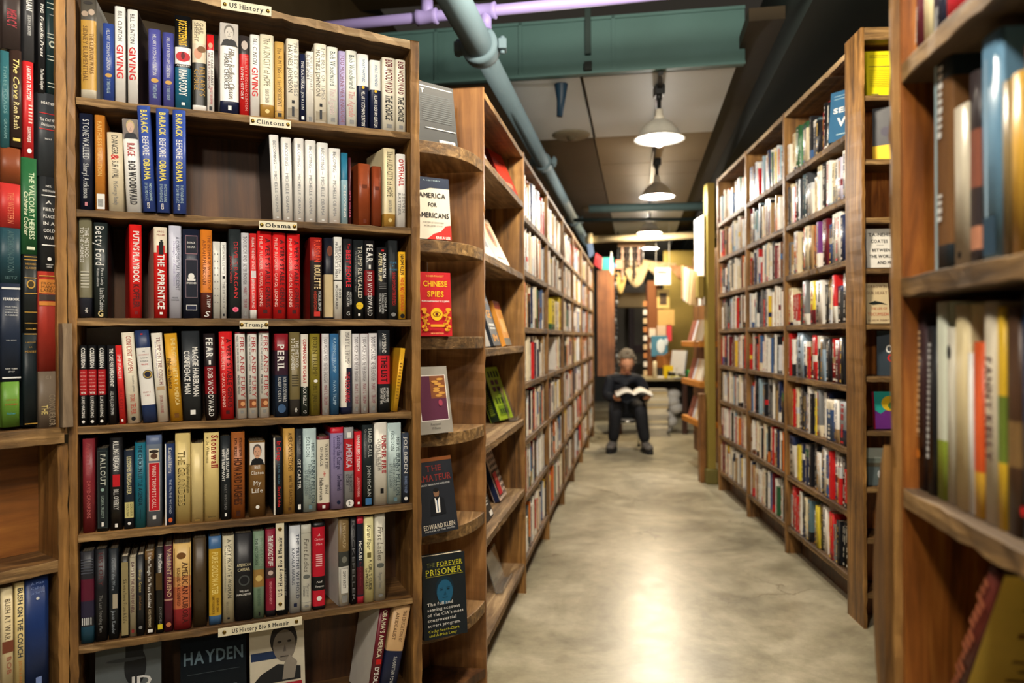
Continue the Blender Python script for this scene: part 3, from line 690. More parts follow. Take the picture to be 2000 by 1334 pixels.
R0 = [K(157, 189, -4, GD, B(.78, 1, (84, 80, 72)), E(-.2, .84, .22, .2, (170, 150, 130)), E(.22, .86, .2, .22, (190, 170, 150)), E(0, .95, .3, .12, (40, 36, 32)), B(0, .09, (196, 188, 168)), T('SIDNEY BLUMENTHAL', .72, .17, (120, 88, 40), .3, -.18, 's'), T('THE CLINTON WARS', .65, .25, (140, 104, 50), .26, .22, 's'), look='thick gold book with a grey photo band', yaw=-5, side=(206, 204, 196)),
      K(201, 224, 46, BL, *IT), K(224, 246, 13, W, *GV), K(249, 270, 19, W, *GV, yaw=-6, side=(60, 44, 34)), K(290, 315, 57, (82, 84, 158), *IT), K(318, 341, 64, (72, 76, 148), *IT),
      K(342, 374, 31, W, B(.66, 1, BK), T('JOE ESZTERHAS', .95, .68, YL, .5, st='b'), E(0, .56, .44, .34, (190, 30, 40)), E(0, .57, .12, .25, (90, 8, 20)), B(.445, .48, BK), Hh('AMERICAN', .463, .8, .12, W), B(0, .445, (30, 98, 124)), T('RHAPSODY', .42, .14, W, .5, st='b'), Rc(-.1, .1, .04, .07, W), look='black and teal book with red lips'),
      K(376, 404, 40, (40, 40, 34), B(.74, 1, CR), B(.53, .74, (210, 196, 170)), E(-.1, .63, .28, .42, (206, 150, 120)), E(.15, .68, .3, .25, (120, 84, 44)), B(0, .06, W), T('GAIL', .97, .84, (110, 96, 80), .3, .15, 's'), T('SHEEHY', .97, .76, (110, 96, 80), .3, -.2, 's'), T("HILLARY'S", .48, .16, GD, .38, .2, 's'), T('CHOICE', .45, .22, GD, .36, -.2, 's'), look='dark book with a profile photo'),
      K(404, 419, 68, W, B(.8, 1, RD), E(0, .86, .3, .4, SK), T('THE CASE AGAINST', .78, .34, (70, 60, 60), .34, .2, 's'), T('HILLARY CLINTON', .76, .3, (120, 60, 60), .28, -.2, 's'), T('PEGGY NOONAN', .32, .1, (190, 90, 100), .34, .1, 's'), Rc(-.2, .2, .02, .07, BK)),
      K(430, 467, 46, W, Pt(-.5, .5, .75, 1, (190, 184, 176), (206, 200, 190), (110, 104, 96), (36, 36, 38)), B(0, .14, NV), T('Hillary Rodham Clinton', .72, .17, (110, 104, 96), .34, .12, 'i'), T('HARD CHOICES', .66, .27, (60, 60, 62), .24, -.16, 's'), Rc(-.08, .1, .04, .09, W), look='thick white book with grey portrait'),
      K(468, 487, 70, RD, B(.77, 1, (50, 44, 44)), E(.05, .88, .34, .5, (190, 176, 166)), T('HILLARY RODHAM CLINTON', .74, .06, (222, 150, 140), .26, .2, 's'), T('LIVING HISTORY', .60, .2, W, .26, -.22, 's'), look='red book with grey portrait'),
      K(489, 508, 68, W, *GV), K(508, 536, 68, (232, 224, 196), *AUD), K(537, 556, 82, (196, 156, 82), T('The HUNTING of the PRESIDENT', .92, .16, (60, 44, 20), .46, 0, 's'), Rc(-.2, .2, .03, .08, BK), B(.1, .105, BR)),
      K(560, 585, 76, (236, 228, 208), *BOT), K(586, 597, 106, NV, T('THE NATURAL', .9, .48, W, .5, 0, 's'), T('JOE KLEIN', .44, .18, LG, .45, 0, 's'), Rc(-.25, .25, .03, .08, W)),
      K(598, 614, 101, (226, 222, 212), T('JAMES B. STEWART', .95, .45, GY, .32, .15, 's'), T('BLOOD SPORT', .95, .6, (80, 80, 90), .32, -.25, 's'), Rc(-.2, .2, .02, .08, GY)), K(614, 639, 86, (236, 228, 208), *BOT),
      K(639, 661, 92, (226, 226, 214), *AGE), K(662, 676, 100, LV, T('TOO MUCH', .95, .62, (120, 70, 80), .55, 0, 's'), T('NEVER ENOUGH', .6, .05, (140, 90, 100), .55, 0, 's')),
      K(676, 698, 99, (226, 226, 214), *AGE[:1], T('The Agenda', .47, .13, (200, 130, 130), .55, st='si'), Rc(-.2, .2, .04, .09, GY)), K(698, 721, 106, W, *HAP), K(723, 745, 118, W, *HAP), K(747, 773, 113, (232, 226, 206), *CHO), K(773, 793, 117, (232, 226, 206), *CHO)]
BBO = [T('BARACK', .96, .74, (226, 208, 90), .5, st='b'), T('BEFORE', .71, .53, W, .5), T('OBAMA', .50, .30, (226, 208, 90), .5, st='b'), T('PHOTOGRAPHS', .27, .1, LB, .22, .18), T('BY DAVID KATZ', .27, .1, LB, .22, -.14), T('ecco', .085, .03, W, .3)]
BEC = [T('BECOMING', .93, .66, (132, 134, 138), .3, -.02), T('\u2014', .64, .60, GY, .3), T('MICHELLE OBAMA', .57, .09, (132, 134, 138), .3, -.02), Rc(-.12, .12, .025, .04, LG)]
R1 = [K(155, 182, 222, (22, 28, 48), T('STONEWALLED', .94, .52, LG, .46, 0, 's'), T('Sharyl Attkisson', .48, .12, LG, .4, 0, 's'), Rc(-.1, .1, .04, .08, (190, 120, 130))),
      K(185, 206, 225, (190, 120, 44), T('FAITHLESS EXECUTION', .93, .36, (228, 190, 110), .4, 0, 's'), Rc(-.3, .46, .015, .175, W), *[Rc(-.2 + .06 * i, -.17 + .06 * i, .04, .12, BK) for i in range(9)], look='orange gold book with a white barcode sticker'),
      K(212, 243, 259, (222, 208, 176), T('DANGER', .96, .72, (60, 56, 50), .42, 0), T('&', .72, .65, RD, .5, 0, 'b'), T('SURVIVAL', .64, .42, (60, 56, 50), .42, 0), T('McGeorge Bundy', .38, .08, GY, .3, 0), xt=(209, 238)),
      K(247, 278, 233, W, Pt(-.46, .5, .79, 1, (120, 110, 104), (206, 172, 150), (190, 170, 120), (30, 32, 40)), T('RAGE', .74, .6, (176, 40, 44), .5, 0, 's'), T('BOB WOODWARD', .55, .08, (40, 40, 44), .46, 0, 'bs'), xt=(239, 268), look='white book with a scowling man'),
      K(279, 305, 207, BL, *BBO, xt=(264, 296), d0=-.012), K(306, 332, 212, BL, *BBO, xt=(303, 331), d0=-.012), K(338, 364, 215, BL, *BBO, xt=(336, 363), d0=-.012),
      K(533, 552, 264, W, *BEC, xt=(525, 545), side=(34, 33, 32), yaw=7), K(553, 573, 269, W, *BEC, xt=(548, 570)), K(576, 595, 270, W, *BEC, xt=(574, 594)), K(597, 618, 274, W, *BEC), K(620, 642, 279, W, *BEC), K(643, 666, 290, W, *BEC[1:], T('BECOMING', .95, .68, (132, 134, 138), .3, -.02)),
      K(667, 680, 299, (150, 186, 200), B(.62, 1, (36, 110, 140)), T('IN BECOMING', .55, .1, W, .4)), K(681, 686, 308, (74, 30, 40), T('PETE SOUZA', .5, .1, PK, .5)), K(700, 725, 320, (132, 60, 28), Rc(-.2, .2, .6, .66, (100, 44, 20)), Rc(-.12, .12, .03, .1, (96, 40, 20)), look='thick brown leather-look book', yaw=6), K(727, 746, 325, (124, 54, 26), Rc(-.2, .2, .6, .66, (96, 40, 20)), look='thin brown leather-look book'),
      K(750, 774, 290, (226, 212, 172), *AUD, yaw=7), K(775, 793, 301, W, T('OVERHAUL', .93, .56, (176, 40, 36), .55, 0, 'b'), T('STEVEN', .46, .2, GY, .3, .25, 's'), T('RATTNER', .46, .16, GY, .3, -.2, 's'))]
VSG = [T('A VERY STABLE GENIUS', .92, .13, (70, 8, 14), .34, .22, 'b'), T('PHILIP RUCKER', .94, .56, (240, 190, 180), .24, -.24), T('CAROL LEONNIG', .53, .14, (240, 190, 180), .24, -.24), Rc(-.12, .16, .06, .10, (60, 6, 10))]
TMN = [T('TOO MUCH AND', .96, .66, (110, 104, 108), .5, 0, 's'), T('NEVER ENOUGH', .64, .40, (110, 104, 108), .5, 0, 's'), T('MARY L. TRUMP', .37, .12, (150, 90, 100), .45, 0, 's'), Rc(-.15, .15, .03, .08, GY)]
FEA = [B(.3, .62, (120, 14, 22)), T('FEAR', .95, .72, W, .58, 0, 'bs'), Rc(-.1, .1, .64, .69, W), T('BOB WOODWARD', .60, .04, W, .46, 0, 's')]
R2 = [K(154, 180, 425, (112, 108, 84), B(0, .2, (34, 36, 46)), T('THE METHOD', .9, .6, W, .3, .12, 's'), T('TO THE MADNESS', .9, .55, W, .26, -.25, 's'), *[Rc(-.35, .3, .30 + .03 * i, .312 + .03 * i, (200, 196, 180)) for i in range(6)], T('*', .1, .05, W, .4)),
      K(183, 211, 435, (34, 42, 42), T('Betty Ford', .96, .55, W, .62, -.05, 's'), T('First Lady', .52, .34, LG, .2, .12), T('Womens Advocate', .52, .33, LG, .2, -.18), T('Lisa McCubbin', .31, .08, LG, .34, .1, 's'), Hh('G', .045, .4, .5, (220, 200, 140), 'bs')),
      K(253, 278, 439, (212, 32, 30), T("PUTIN'S PLAYBOOK", .93, .38, W, .5, .05, 'b'), T('KOFFLER', .36, .11, (70, 8, 12), .5, .05, 'b'), Rc(-.1, .16, .04, .075, (110, 10, 14)), look='thick red book with white and dark lettering', yaw=8),
      K(301, 328, 444, (226, 214, 190), B(0, .72, (206, 32, 30)), Hh('GREG', .95, .5, .13, (150, 40, 40)), Hh('MILLER', .915, .6, .13, (150, 40, 40)), ('R', -.3, .3, .72, .8, (206, 32, 30)), E(.05, .85, .09, .09, BK), Rc(-.13, .2, .70, .84, BK), T('THE APPRENTICE', .70, .1, W, .5, .02, 'b'), Rc(-.1, .12, .04, .065, W), look='white and red book with dark figure', yaw=8, side=(216, 196, 176)),
      K(330, 355, 441, (200, 202, 218), T('A CONSEQUENTIAL PRESIDENT', .88, .3, (60, 62, 90), .28, .2, 's'), T('The Legacy of Barack Obama', .84, .35, LV, .18, -.05, 'i'), Hh('MICHAEL', .22, .5, .12, NV), Hh("D'ANTONIO", .195, .6, .12, NV)),
      K(357, 391, 448, (24, 30, 48), Rc(-.34, .36, .72, .93, (150, 110, 120)), Rc(-.31, .33, .728, .922, (18, 22, 38)), Hh('BARACK', .85, .46, .13, W), Hh('OBAMA', .80, .46, .13, W), Rc(-.34, .36, .23, .66, (130, 110, 120)), Rc(-.31, .33, .236, .654, (18, 22, 38)), E(0, .47, .18, .2, W), Rc(-.22, .24, .42, .445, W), Hh('SPEECHES', .395, .56, .13, W), Rc(-.3, .32, .09, .15, W), Rc(-.27, .29, .096, .144, NV), look='thick navy book with framed white panels'),
      K(391, 415, 449, (206, 118, 36), B(0, .29, (84, 36, 28)), T('THE INTIMATE WORLD OF', .94, .32, (120, 60, 20), .26, .25, 's'), T('ABRAHAM LINCOLN', .88, .38, (110, 54, 18), .28, -.15, 's'), T('A TRIPP', .26, .12, W, .3, .2, 's'), Hh('S', .05, .4, .5, W, 'i')),
      K(416, 431, 472, (216, 216, 208), *[Rc(q, q + .12, .2 + .09 * i, .212 + .09 * i, GY) for i in range(8) for q in (-.3, .1)], look='white book dotted with small grey marks'), K(431, 443, 473, (228, 228, 222), T('MICHAEL LEWIS', .96, .58, GY, .4, 0, 's'), Rc(-.2, .25, .52, .555, BK), T('THE FIFTH RISK', .48, .12, GY, .4, 0, 's'), Rc(-.15, .15, .03, .06, BK)),
      K(447, 471, 448, (36, 42, 44), T("DEVIL'S BARGAIN", .86, .23, (196, 44, 46), .34, .1), T('JOSHUA GREEN', .7, .4, (180, 60, 60), .2, -.3), E(.05, .1, .25, .22, PK), E(.05, .1, .12, .1, (230, 60, 90))),
      K(470, 487, 455, (196, 196, 200), *TMN), K(488, 502, 456, (196, 40, 40), B(0, .1, W), T('KILLING THE DEEP STATE', .95, .58, W, .36, 0), Rc(-.3, .4, .48, .56, (220, 210, 210)), T('JEROME R. CORSI, PH.D', .46, .12, W, .34, 0)),
      K(503, 532, 452, RD, *VSG), K(533, 559, 455, RD, *VSG), K(561, 587, 457, RD, *VSG, side=(180, 30, 30)),
      K(606, 630, 464, (44, 34, 34), B(.72, 1, (150, 30, 26)), T('RUSSIAN', .97, .7, (220, 70, 40), .5, .1, 'b'), T('ROULETTE', .66, .37, (224, 200, 150), .5, .1, 'b'), T('MICHAEL ISIKOFF', .34, .1, LG, .24, .28), T('AND DAVID CORN', .34, .1, (200, 70, 50), .24, -.08), Rc(-.2, .3, .03, .09, (190, 50, 40)), side=(150, 30, 26)),
      K(634, 652, 465, (24, 26, 38), E(.1, .84, .3, .6, (110, 60, 40)), B(.02, .55, (196, 176, 136)), look='dark book showing its page edges'),
      K(653, 669, 463, (226, 224, 216), T('THE LAST of the', .9, .55, (70, 70, 74), .3, .2, 's'), T("PRESIDENT'S MEN", .94, .5, (70, 70, 74), .3, -.2, 's'), B(.462, .475, BK), T('BOB', .37, .25, (70, 70, 74), .3, .2, 's'), T('WOODWARD', .42, .12, (70, 70, 74), .3, -.2, 's')),
      K(671, 689, 467, (30, 30, 34), T('The', .95, .88, RD, .3, .1, 'i'), T('BEST PEOPLE', .86, .4, (206, 40, 52), .5, .05, 'b'), T('ALEXANDER', .34, .18, LG, .2, .3), T('NAZARYAN', .34, .16, W, .3, 0), Hh('G', .07, .36, .44, LG)),
      K(691, 712, 469, (26, 30, 32), T('TRUMP REVEALED', .92, .26, (216, 210, 190), .42, .1, 's'), T('Michael Kranish and Marc Fisher', .85, .34, GY, .18, -.28), E(.05, .17, .34, .34, (226, 190, 40)), Hh('Washington Post', .17, .5, .08, BK), Rc(-.1, .12, .04, .07, W)),
      K(712, 733, 470, (22, 20, 22), *FEA), K(737, 758, 483, (26, 26, 28), T('ONE NATION', .92, .58, W, .3, .18, 'b'), T('AFTER TRUMP', .92, .52, (224, 212, 170), .34, -.2, 'b'), Rc(-.1, .15, .94, .965, RD), *[Rc(-.3, .35, .42 + .025 * i, .43 + .025 * i, GY) for i in range(4)], T('E.J. DIONNE, JR.', .36, .1, LG, .2, .25), T('NORMAN J. ORNSTEIN', .36, .08, LG, .2, -.0), T('THOMAS E. MANN', .36, .1, LG, .2, -.25)),
      K(759, 778, 470, (34, 38, 40), Hh('CRIME', .72, .7, .2, (60, 130, 170)), Hh('IN', .68, .2, .16, (60, 130, 170)), Hh('PROGRESS', .63, .8, .17, (60, 130, 170)), T('GLENN SIMPSON PETER FRITSCH', .6, .18, (190, 46, 44), .36, .05), E(0, .06, .25, .2, GY)),
      K(779, 793, 492, (232, 176, 40), T('NAOMI KLEIN', .96, .66, (60, 44, 20), .5, 0, 'b'), T('NO IS', .62, .5, (200, 60, 30), .5, 0, 'b'), T('NOT', .48, .38, RD, .55, 0, 'b'), T('ENOUGH', .36, .12, (206, 90, 30), .5, 0, 'b'), E(0, .05, .3, .3, BK))]
COLL = [B(.38, .70, (170, 28, 34)), T('COLLUSION', .97, .72, W, .5, 0, 'b'), *[Hh(s, .66 - .042 * i, .75, .16, (236, 190, 180)) for i, s in enumerate(('SECRET', 'MEETINGS', 'DIRTY', 'MONEY', 'HELPED', 'TRUMP'))], Hh('WIN', .41, .6, .3, W, 'b'), T('LUKE HARDING', .36, .1, W, .4, 0), E(0, .05, .2, .2, W)]
FAF = [B(.98, 1, MR), T('FIRE AND FURY', .94, .24, (166, 36, 40), .42, .16, 's'), T('INSIDE THE TRUMP WHITE HOUSE', .96, .55, GY, .2, -.26), T('MICHAEL WOLFF', .5, .28, (60, 60, 60), .22, -.26), Rc(-.36, .36, .12, .22, (130, 70, 40)), E(.1, .17, .22, .24, (206, 150, 100)), Rc(-.14, .14, .06, .09, GY)]
R3 = [K(155, 171, 675, BK, *COLL), K(172, 189, 675, BK, *COLL), K(191, 207, 675, BK, *COLL), K(211, 229, 675, (24, 24, 28), T('THE CASE FOR IMPEACHMENT', .96, .48, W, .42, 0, 'b'), T('ALLAN J. LICHTMAN', .42, .12, LG, .36, 0), xt=(208, 226)),
      K(233, 246, 675, (206, 40, 38), T('IMPEACH', .88, .58, W, .5, 0, 's'), T('NEAL KATYAL', .45, .12, (150, 20, 24), .5, 0, 's'), Rc(-.15, .15, .03, .06, W), xt=(225, 237)),
      K(249, 274, 650, (230, 222, 200), T('CONFIDENT WOMEN', .96, .56, (180, 70, 56), .4, .05), T('Swindlers, grifters', .52, .34, GY, .16, .2), T('TORI TELFER', .32, .1, (190, 70, 50), .42, .05), E(.0, .05, .18, .18, BK), xt=(236, 261)),
      K(279, 307, 646, W, B(.81, 1, (32, 50, 90)), B(0, .19, (32, 50, 90)), Rc(-.1, .06, .95, .965, RD), Hh('THE', .77, .2, .1, NV), Hh('DANGEROUS', .735, .7, .1, (200, 120, 110)), Hh('CASE OF', .70, .5, .1, NV), Hh('DONALD', .665, .55, .1, NV), Hh('TRUMP', .63, .5, .11, RD), E(.15, .52, .34, .34, (30, 40, 70)), E(.15, .52, .3, .3, (190, 160, 80)), E(.15, .52, .22, .22, (40, 40, 56)), Hh('BANDY X.', .33, .55, .11, (170, 80, 80)), Hh('LEE', .295, .3, .11, (170, 80, 80)), xt=(262, 290), look='white and navy book with a round seal'),
      K(308, 330, 651, (228, 222, 206), T('TRUMP ON THE COUCH', .95, .42, (130, 60, 66), .34, .12, 's'), T('Inside the mind of the president', .9, .5, LV, .16, -.15, 'i'), Rc(-.35, .35, .36, .4, (190, 160, 120)), T('JUSTIN A. FRANK', .3, .1, (170, 90, 90), .26, .0, 's'), xt=(293, 317)),
      K(333, 358, 652, (204, 150, 36), T('THE PLOT TO BETRAY AMERICA', .95, .18, (240, 220, 150), .34, .16), T('Malcolm Nance', .72, .38, (70, 40, 16), .34, -.25, 'i'), Rc(-.15, .2, .04, .09, (110, 70, 20)), xt=(320, 345)),
      K(358, 394, 647, (38, 42, 46), T('MAGGIE HABERMAN', .82, .27, W, .32, .24, 'b'), T('CONFIDENCE MAN', .78, .30, W, .32, -.22, 'b'), Rc(-.1, .18, .07, .12, W), xt=(352, 391)),
      K(402, 425, 652, (30, 22, 24), *FEA, xt=(397, 419)), K(432, 458, 648, RD, *VSG, xt=(427, 453)), K(463, 483, 649, W, *FAF, xt=(459, 478)), K(485, 504, 649, W, *FAF, xt=(482, 502)), K(507, 527, 647, W, *FAF, xt=(505, 526)),
      K(537, 564, 652, (22, 38, 60), B(.8, 1, (130, 22, 34)), B(.5, .8, (52, 30, 44)), T('PERIL', .87, .55, W, .5, -.05, 'bs'), T('BOB WOODWARD', .48, .18, LG, .26, .22, 's'), T('ROBERT COSTA', .48, .18, LG, .26, -.15, 's'), E(.0, .1, .3, .34, (56, 84, 120))),
      K(566, 587, 649, (106, 94, 58), B(0, .2, (50, 46, 42)), T('THE METHOD', .9, .58, W, .3, .22, 's'), T('TO THE MADNESS', .93, .55, W, .3, -.18, 's'), *[Rc(-.3, .35, .36 + .03 * i, .37 + .03 * i, (60, 54, 40)) for i in range(5)], T('*', .1, .05, W, .4)),
      K(588, 603, 653, (216, 210, 196), B(0, .36, (34, 44, 38)), T('COMMANDER IN CHEAT', .94, .4, (180, 50, 50), .44, 0, 'b'), T('RICK REILLY', .36, .12, W, .44, 0), Hh('G', .05, .4, .4, W)), K(606, 626, 652, (124, 112, 36), T('BORN TRUMP', .96, .48, (70, 60, 16), .5, 0, 's'), E(.05, .42, .2, .16, W), T('EMILY JANE FOX', .38, .06, (70, 60, 16), .4, 0, 's')),
      K(629, 644, 652, (206, 204, 204), *TMN, side=(140, 24, 40)), K(645, 663, 652, (46, 96, 140), T('RAISING TRUMP', .95, .52, (170, 200, 220), .36, 0), T('IVANA TRUMP', .42, .12, (170, 200, 220), .36, 0)), K(666, 688, 645, (220, 216, 204), T('MARY L. TRUMP', .97, .6, (110, 106, 104), .4, .1, 's'), Rc(.0, .5, .08, .55, (24, 28, 48)), T('THE RECKONING', .5, .14, (180, 40, 50), .4, .1, 'b'), B(0, .08, NV)),
      K(689, 704, 652, (206, 204, 204), *TMN), K(705, 720, 652, (206, 204, 204), *TMN, side=(140, 24, 40)), K(721, 738, 651, (206, 204, 204), *TMN, side=(140, 24, 40)),
      K(739, 763, 645, (30, 34, 38), T('AMY SISKIND', .96, .72, W, .34, 0), B(.345, .69, (206, 36, 48)), T('THE LIST', .68, .37, (24, 20, 24), .5, 0, 'b'), T('A WEEK-BY-WEEK', .3, .12, W, .2, .25), T('RECKONING OF', .3, .12, W, .2, .0), T("TRUMP'S FIRST YEAR", .3, .1, W, .2, -.25)),
      K(767, 777, 681, (222, 168, 40), T('....', .9, .7, BK, .2), *[Rc(-.3, .2, .2 + .05 * i, .215 + .05 * i, (140, 100, 30)) for i in range(12)], xt=(781, 794), hard=False, look='thin yellow paperback leaning over')]
BUN = [T('MERYL', .82, .64, (88, 104, 108), .24, .22, 's'), T('GORDON', .9, .66, (88, 104, 108), .28, -.15, 's'), T('BUNNY MELLON', .62, .1, (60, 80, 88), .3, .24, 's'), T('The LIFE of an AMERICAN', .58, .16, (110, 126, 130), .2, -.02, 'i'), T('STYLE LEGEND', .5, .2, (110, 126, 130), .24, -.28, 's'), Rc(-.1, .15, .03, .08, (100, 130, 140))]
R4 = [K(161, 186, 857, (122, 36, 44), T('Andrew Wm. Mellon', .95, .62, (180, 90, 90), .3, 0, 's'), T('DAVID CANNADINE', .55, .15, (190, 100, 96), .3, 0, 's')), K(189, 212, 876, (26, 34, 36), Rc(-.42, .42, .04, .97, (60, 74, 70)), Rc(-.39, .39, .046, .964, (24, 32, 34)), T('FALLOUT', .93, .55, (220, 224, 210), .46, .05, 's'), E(0, .5, .16, .16, (140, 170, 160)), T('LUCIAN K. TRUSCOTT', .43, .16, (160, 180, 170), .26, 0), Rc(-.1, .1, .06, .11, W)),
      K(214, 240, 855, (22, 22, 24), T('KILLING REAGAN', .96, .64, W, .42, 0, 'b'), Rc(-.26, .3, .47, .6, (190, 24, 34)), T("BILL O'REILLY", .44, .22, W, .4, 0), Rc(-.1, .12, .03, .07, W)), K(242, 263, 880, (28, 38, 52), T('LESSONS IN DISASTER', .92, .44, (220, 210, 160), .42, 0, 'b'), Rc(-.42, .42, .14, .34, (206, 196, 130)), T('GORDON M.', .32, .16, (60, 60, 40), .24, .2), T('GOLDSTEIN', .32, .16, (60, 60, 40), .24, -.15), E(0, .07, .16, .16, W)),
      K(262, 285, 865, (22, 104, 124), T('THE CHICKEN LITTLE AGENDA', .97, .26, (16, 40, 54), .4, 0, 'b'), Rc(-.02, .02, .1, .22, (16, 40, 54))), K(285, 317, 850, (112, 124, 142), B(.9, 1, (84, 100, 134)), Rc(-.32, .32, .72, .85, (226, 214, 190)), E(0, .77, .22, .2, (90, 60, 44)), E(0, .82, .3, .12, (50, 40, 36)), Rc(-.34, .36, .17, .70, (220, 200, 190)), Rc(-.31, .33, .176, .694, (190, 22, 34)), T('WHEN TRUMPETS CALL', .67, .2, (240, 220, 210), .26, 0, 's'), Rc(-.1, .12, .08, .12, W), look='grey-blue book with red panel and hat'),
      K(322, 342, 867, (28, 48, 92), Rc(-.5, -.36, 0, 1, W), T('Kamala Harris', .95, .64, W, .34, .05), T('THE TRUTHS WE HOLD', .56, .14, (190, 200, 220), .22, .05), E(.05, .06, .2, .26, (206, 90, 40))), K(342, 373, 846, (206, 184, 118), T('THE GRANDEES', .8, .2, (70, 58, 26), .46, -.1, 'b'), T('THE GRANDEES', .795, .205, (206, 184, 118), .34, -.1), T('Stephen Birmingham', .66, .34, (90, 80, 40), .22, .34, 'i')), K(373, 398, 866, (212, 192, 134), T('', .9, .8, BR), Rc(-.2, .2, .02, .04, (150, 120, 60)), look='plain cream book'),
      K(399, 429, 845, (214, 192, 126), T('Stonewall', .97, .6, (150, 34, 34), .46, .2, 'bs'), T('in the Wilderness', .95, .66, (120, 110, 70), .2, -.25), Hh('Simon and', .05, .5, .1, (80, 70, 40)), look='cream book with torn top and red lettering'), K(431, 451, 852, (26, 32, 36), T('MOLLIE SULLIVAN', .85, .5, W, .3, .2, 'b'), T('WHITE ELEPHANT', .85, .46, W, .3, -.2, 'b'), T('MARY WINSTEAD', .42, .12, GY, .26, 0), Rc(-.1, .1, .04, .08, W)), K(452, 479, 844, (150, 84, 34), T('PETER HARRY BROWN', .93, .72, (70, 34, 12), .22, .18, 'b'), T('PAT H. BROESKE', .93, .72, (70, 34, 12), .22, -.18, 'b'), T('HOWARD HUGHES', .7, .16, (64, 28, 10), .6, 0, 'b'), Rc(-.15, .15, .03, .09, (60, 26, 10))),
      K(487, 519, 862, (116, 84, 42), Pt(-.46, .46, .69, .98, (226, 222, 214), (210, 160, 130), (90, 84, 80), (24, 26, 30)), Hh('Bill', .66, .34, .22, W, 's'), Hh('Clinton', .585, .78, .22, W, 's'), Hh('My', .45, .46, .3, W, 's'), Hh('Life', .35, .7, .3, W, 's'), E(0, .13, .12, .12, W), look='thick brown book with a smiling portrait'), K(534, 553, 855, (20, 24, 32), Rc(-.5, -.3, 0, 1, (220, 214, 200)), T('In Deep', .95, .7, (200, 44, 46), .46, .1, 'b'), T('The FBI, the CIA', .66, .4, (90, 130, 150), .22, .1), T('David Rohde', .36, .1, (190, 40, 40), .3, .1, 'b')), K(554, 577, 837, (184, 142, 70), T('AMERICAN SKETCHES', .95, .5, (70, 46, 16), .36, .1), T('WALTER ISAACSON', .45, .1, (90, 60, 24), .3, .1), Rc(-.1, .15, .04, .07, (80, 50, 20))), K(578, 592, 838, (28, 34, 40), T('GET CARTER', .64, .28, W, .46, 0, 's'), T('BYRON YORK', .92, .7, GY, .3, .1), Rc(-.2, .2, .04, .1, W)),
      K(592, 619, 837, (176, 196, 196), *BUN), K(620, 645, 853, (224, 216, 196), B(.96, 1, MR), B(0, .1, (120, 22, 36)), T('WAR IN A TIME', .9, .56, (60, 54, 50), .24, .22, 's'), T('OF PEACE', .86, .6, (60, 54, 50), .24, -.16, 's'), T('*', .53, .46, RD, .3), T('David', .34, .22, (50, 46, 44), .26, .25, 's'), T('Halberstam', .44, .14, (50, 46, 44), .3, -.18, 's'), Rc(-.12, .12, .03, .07, W)), K(646, 672, 835, (150, 140, 186), B(.93, 1, (190, 24, 44)), T('Leading the Charge', .9, .48, (40, 34, 74), .36, .16, 's'), T('Leadership lessons', .88, .5, (90, 80, 130), .16, -.2), T('Leo Daderick', .42, .22, (30, 28, 60), .3, .16, 'bs'), E(.1, .08, .14, .14, NV)), K(673, 692, 835, (140, 140, 142), B(.46, .86, (180, 36, 44)), Rc(-.2, .2, .87, .94, W), T('AMERICA', .8, .5, (210, 200, 210), .6, 0, 'b'), T('THE GREATEST', .42, .2, (60, 60, 70), .3, .15), T('STORY', .42, .28, (60, 60, 70), .3, -.2), E(.05, .06, .4, .4, W), Hh('2', .06, .2, .4, BK, 'b')), K(693, 708, 843, (196, 30, 42), T('UNMEASURED STRENGTH', .95, .48, W, .44, 0, 'b'), T('LAUREN MANNING', .4, .14, (240, 170, 170), .34, 0), Rc(-.15, .15, .04, .07, W)), K(708, 730, 830, (28, 36, 38), T('HARD CALL', .95, .6, (200, 206, 200), .34, .2, 's'), T('Great Decisions', .95, .6, GY, .2, -.2), T('JOHN McCAIN', .5, .12, (200, 206, 200), .32, .1, 's'), Rc(-.25, .3, .02, .1, (60, 110, 160))),
      K(732, 757, 825, (224, 220, 208), T('UNDER FIRE', .84, .38, (170, 30, 44), .34, .24, 'bs'), T('OLIVER L. NORTH', .8, .42, (90, 84, 80), .3, -.1, 's'), T('with William Novak', .74, .48, GY, .2, -.34, 'i'), Rc(-.05, .2, .14, .2, BK)), K(758, 785, 826, (180, 200, 200), *BUN), K(786, 800, 846, (52, 60, 76), T('JOE BIDEN', .95, .42, W, .46, 0, 's'), T('PROMISES TO KEEP', .38, .14, (140, 160, 200), .36, 0), E(0, .06, .26, .26, W))]
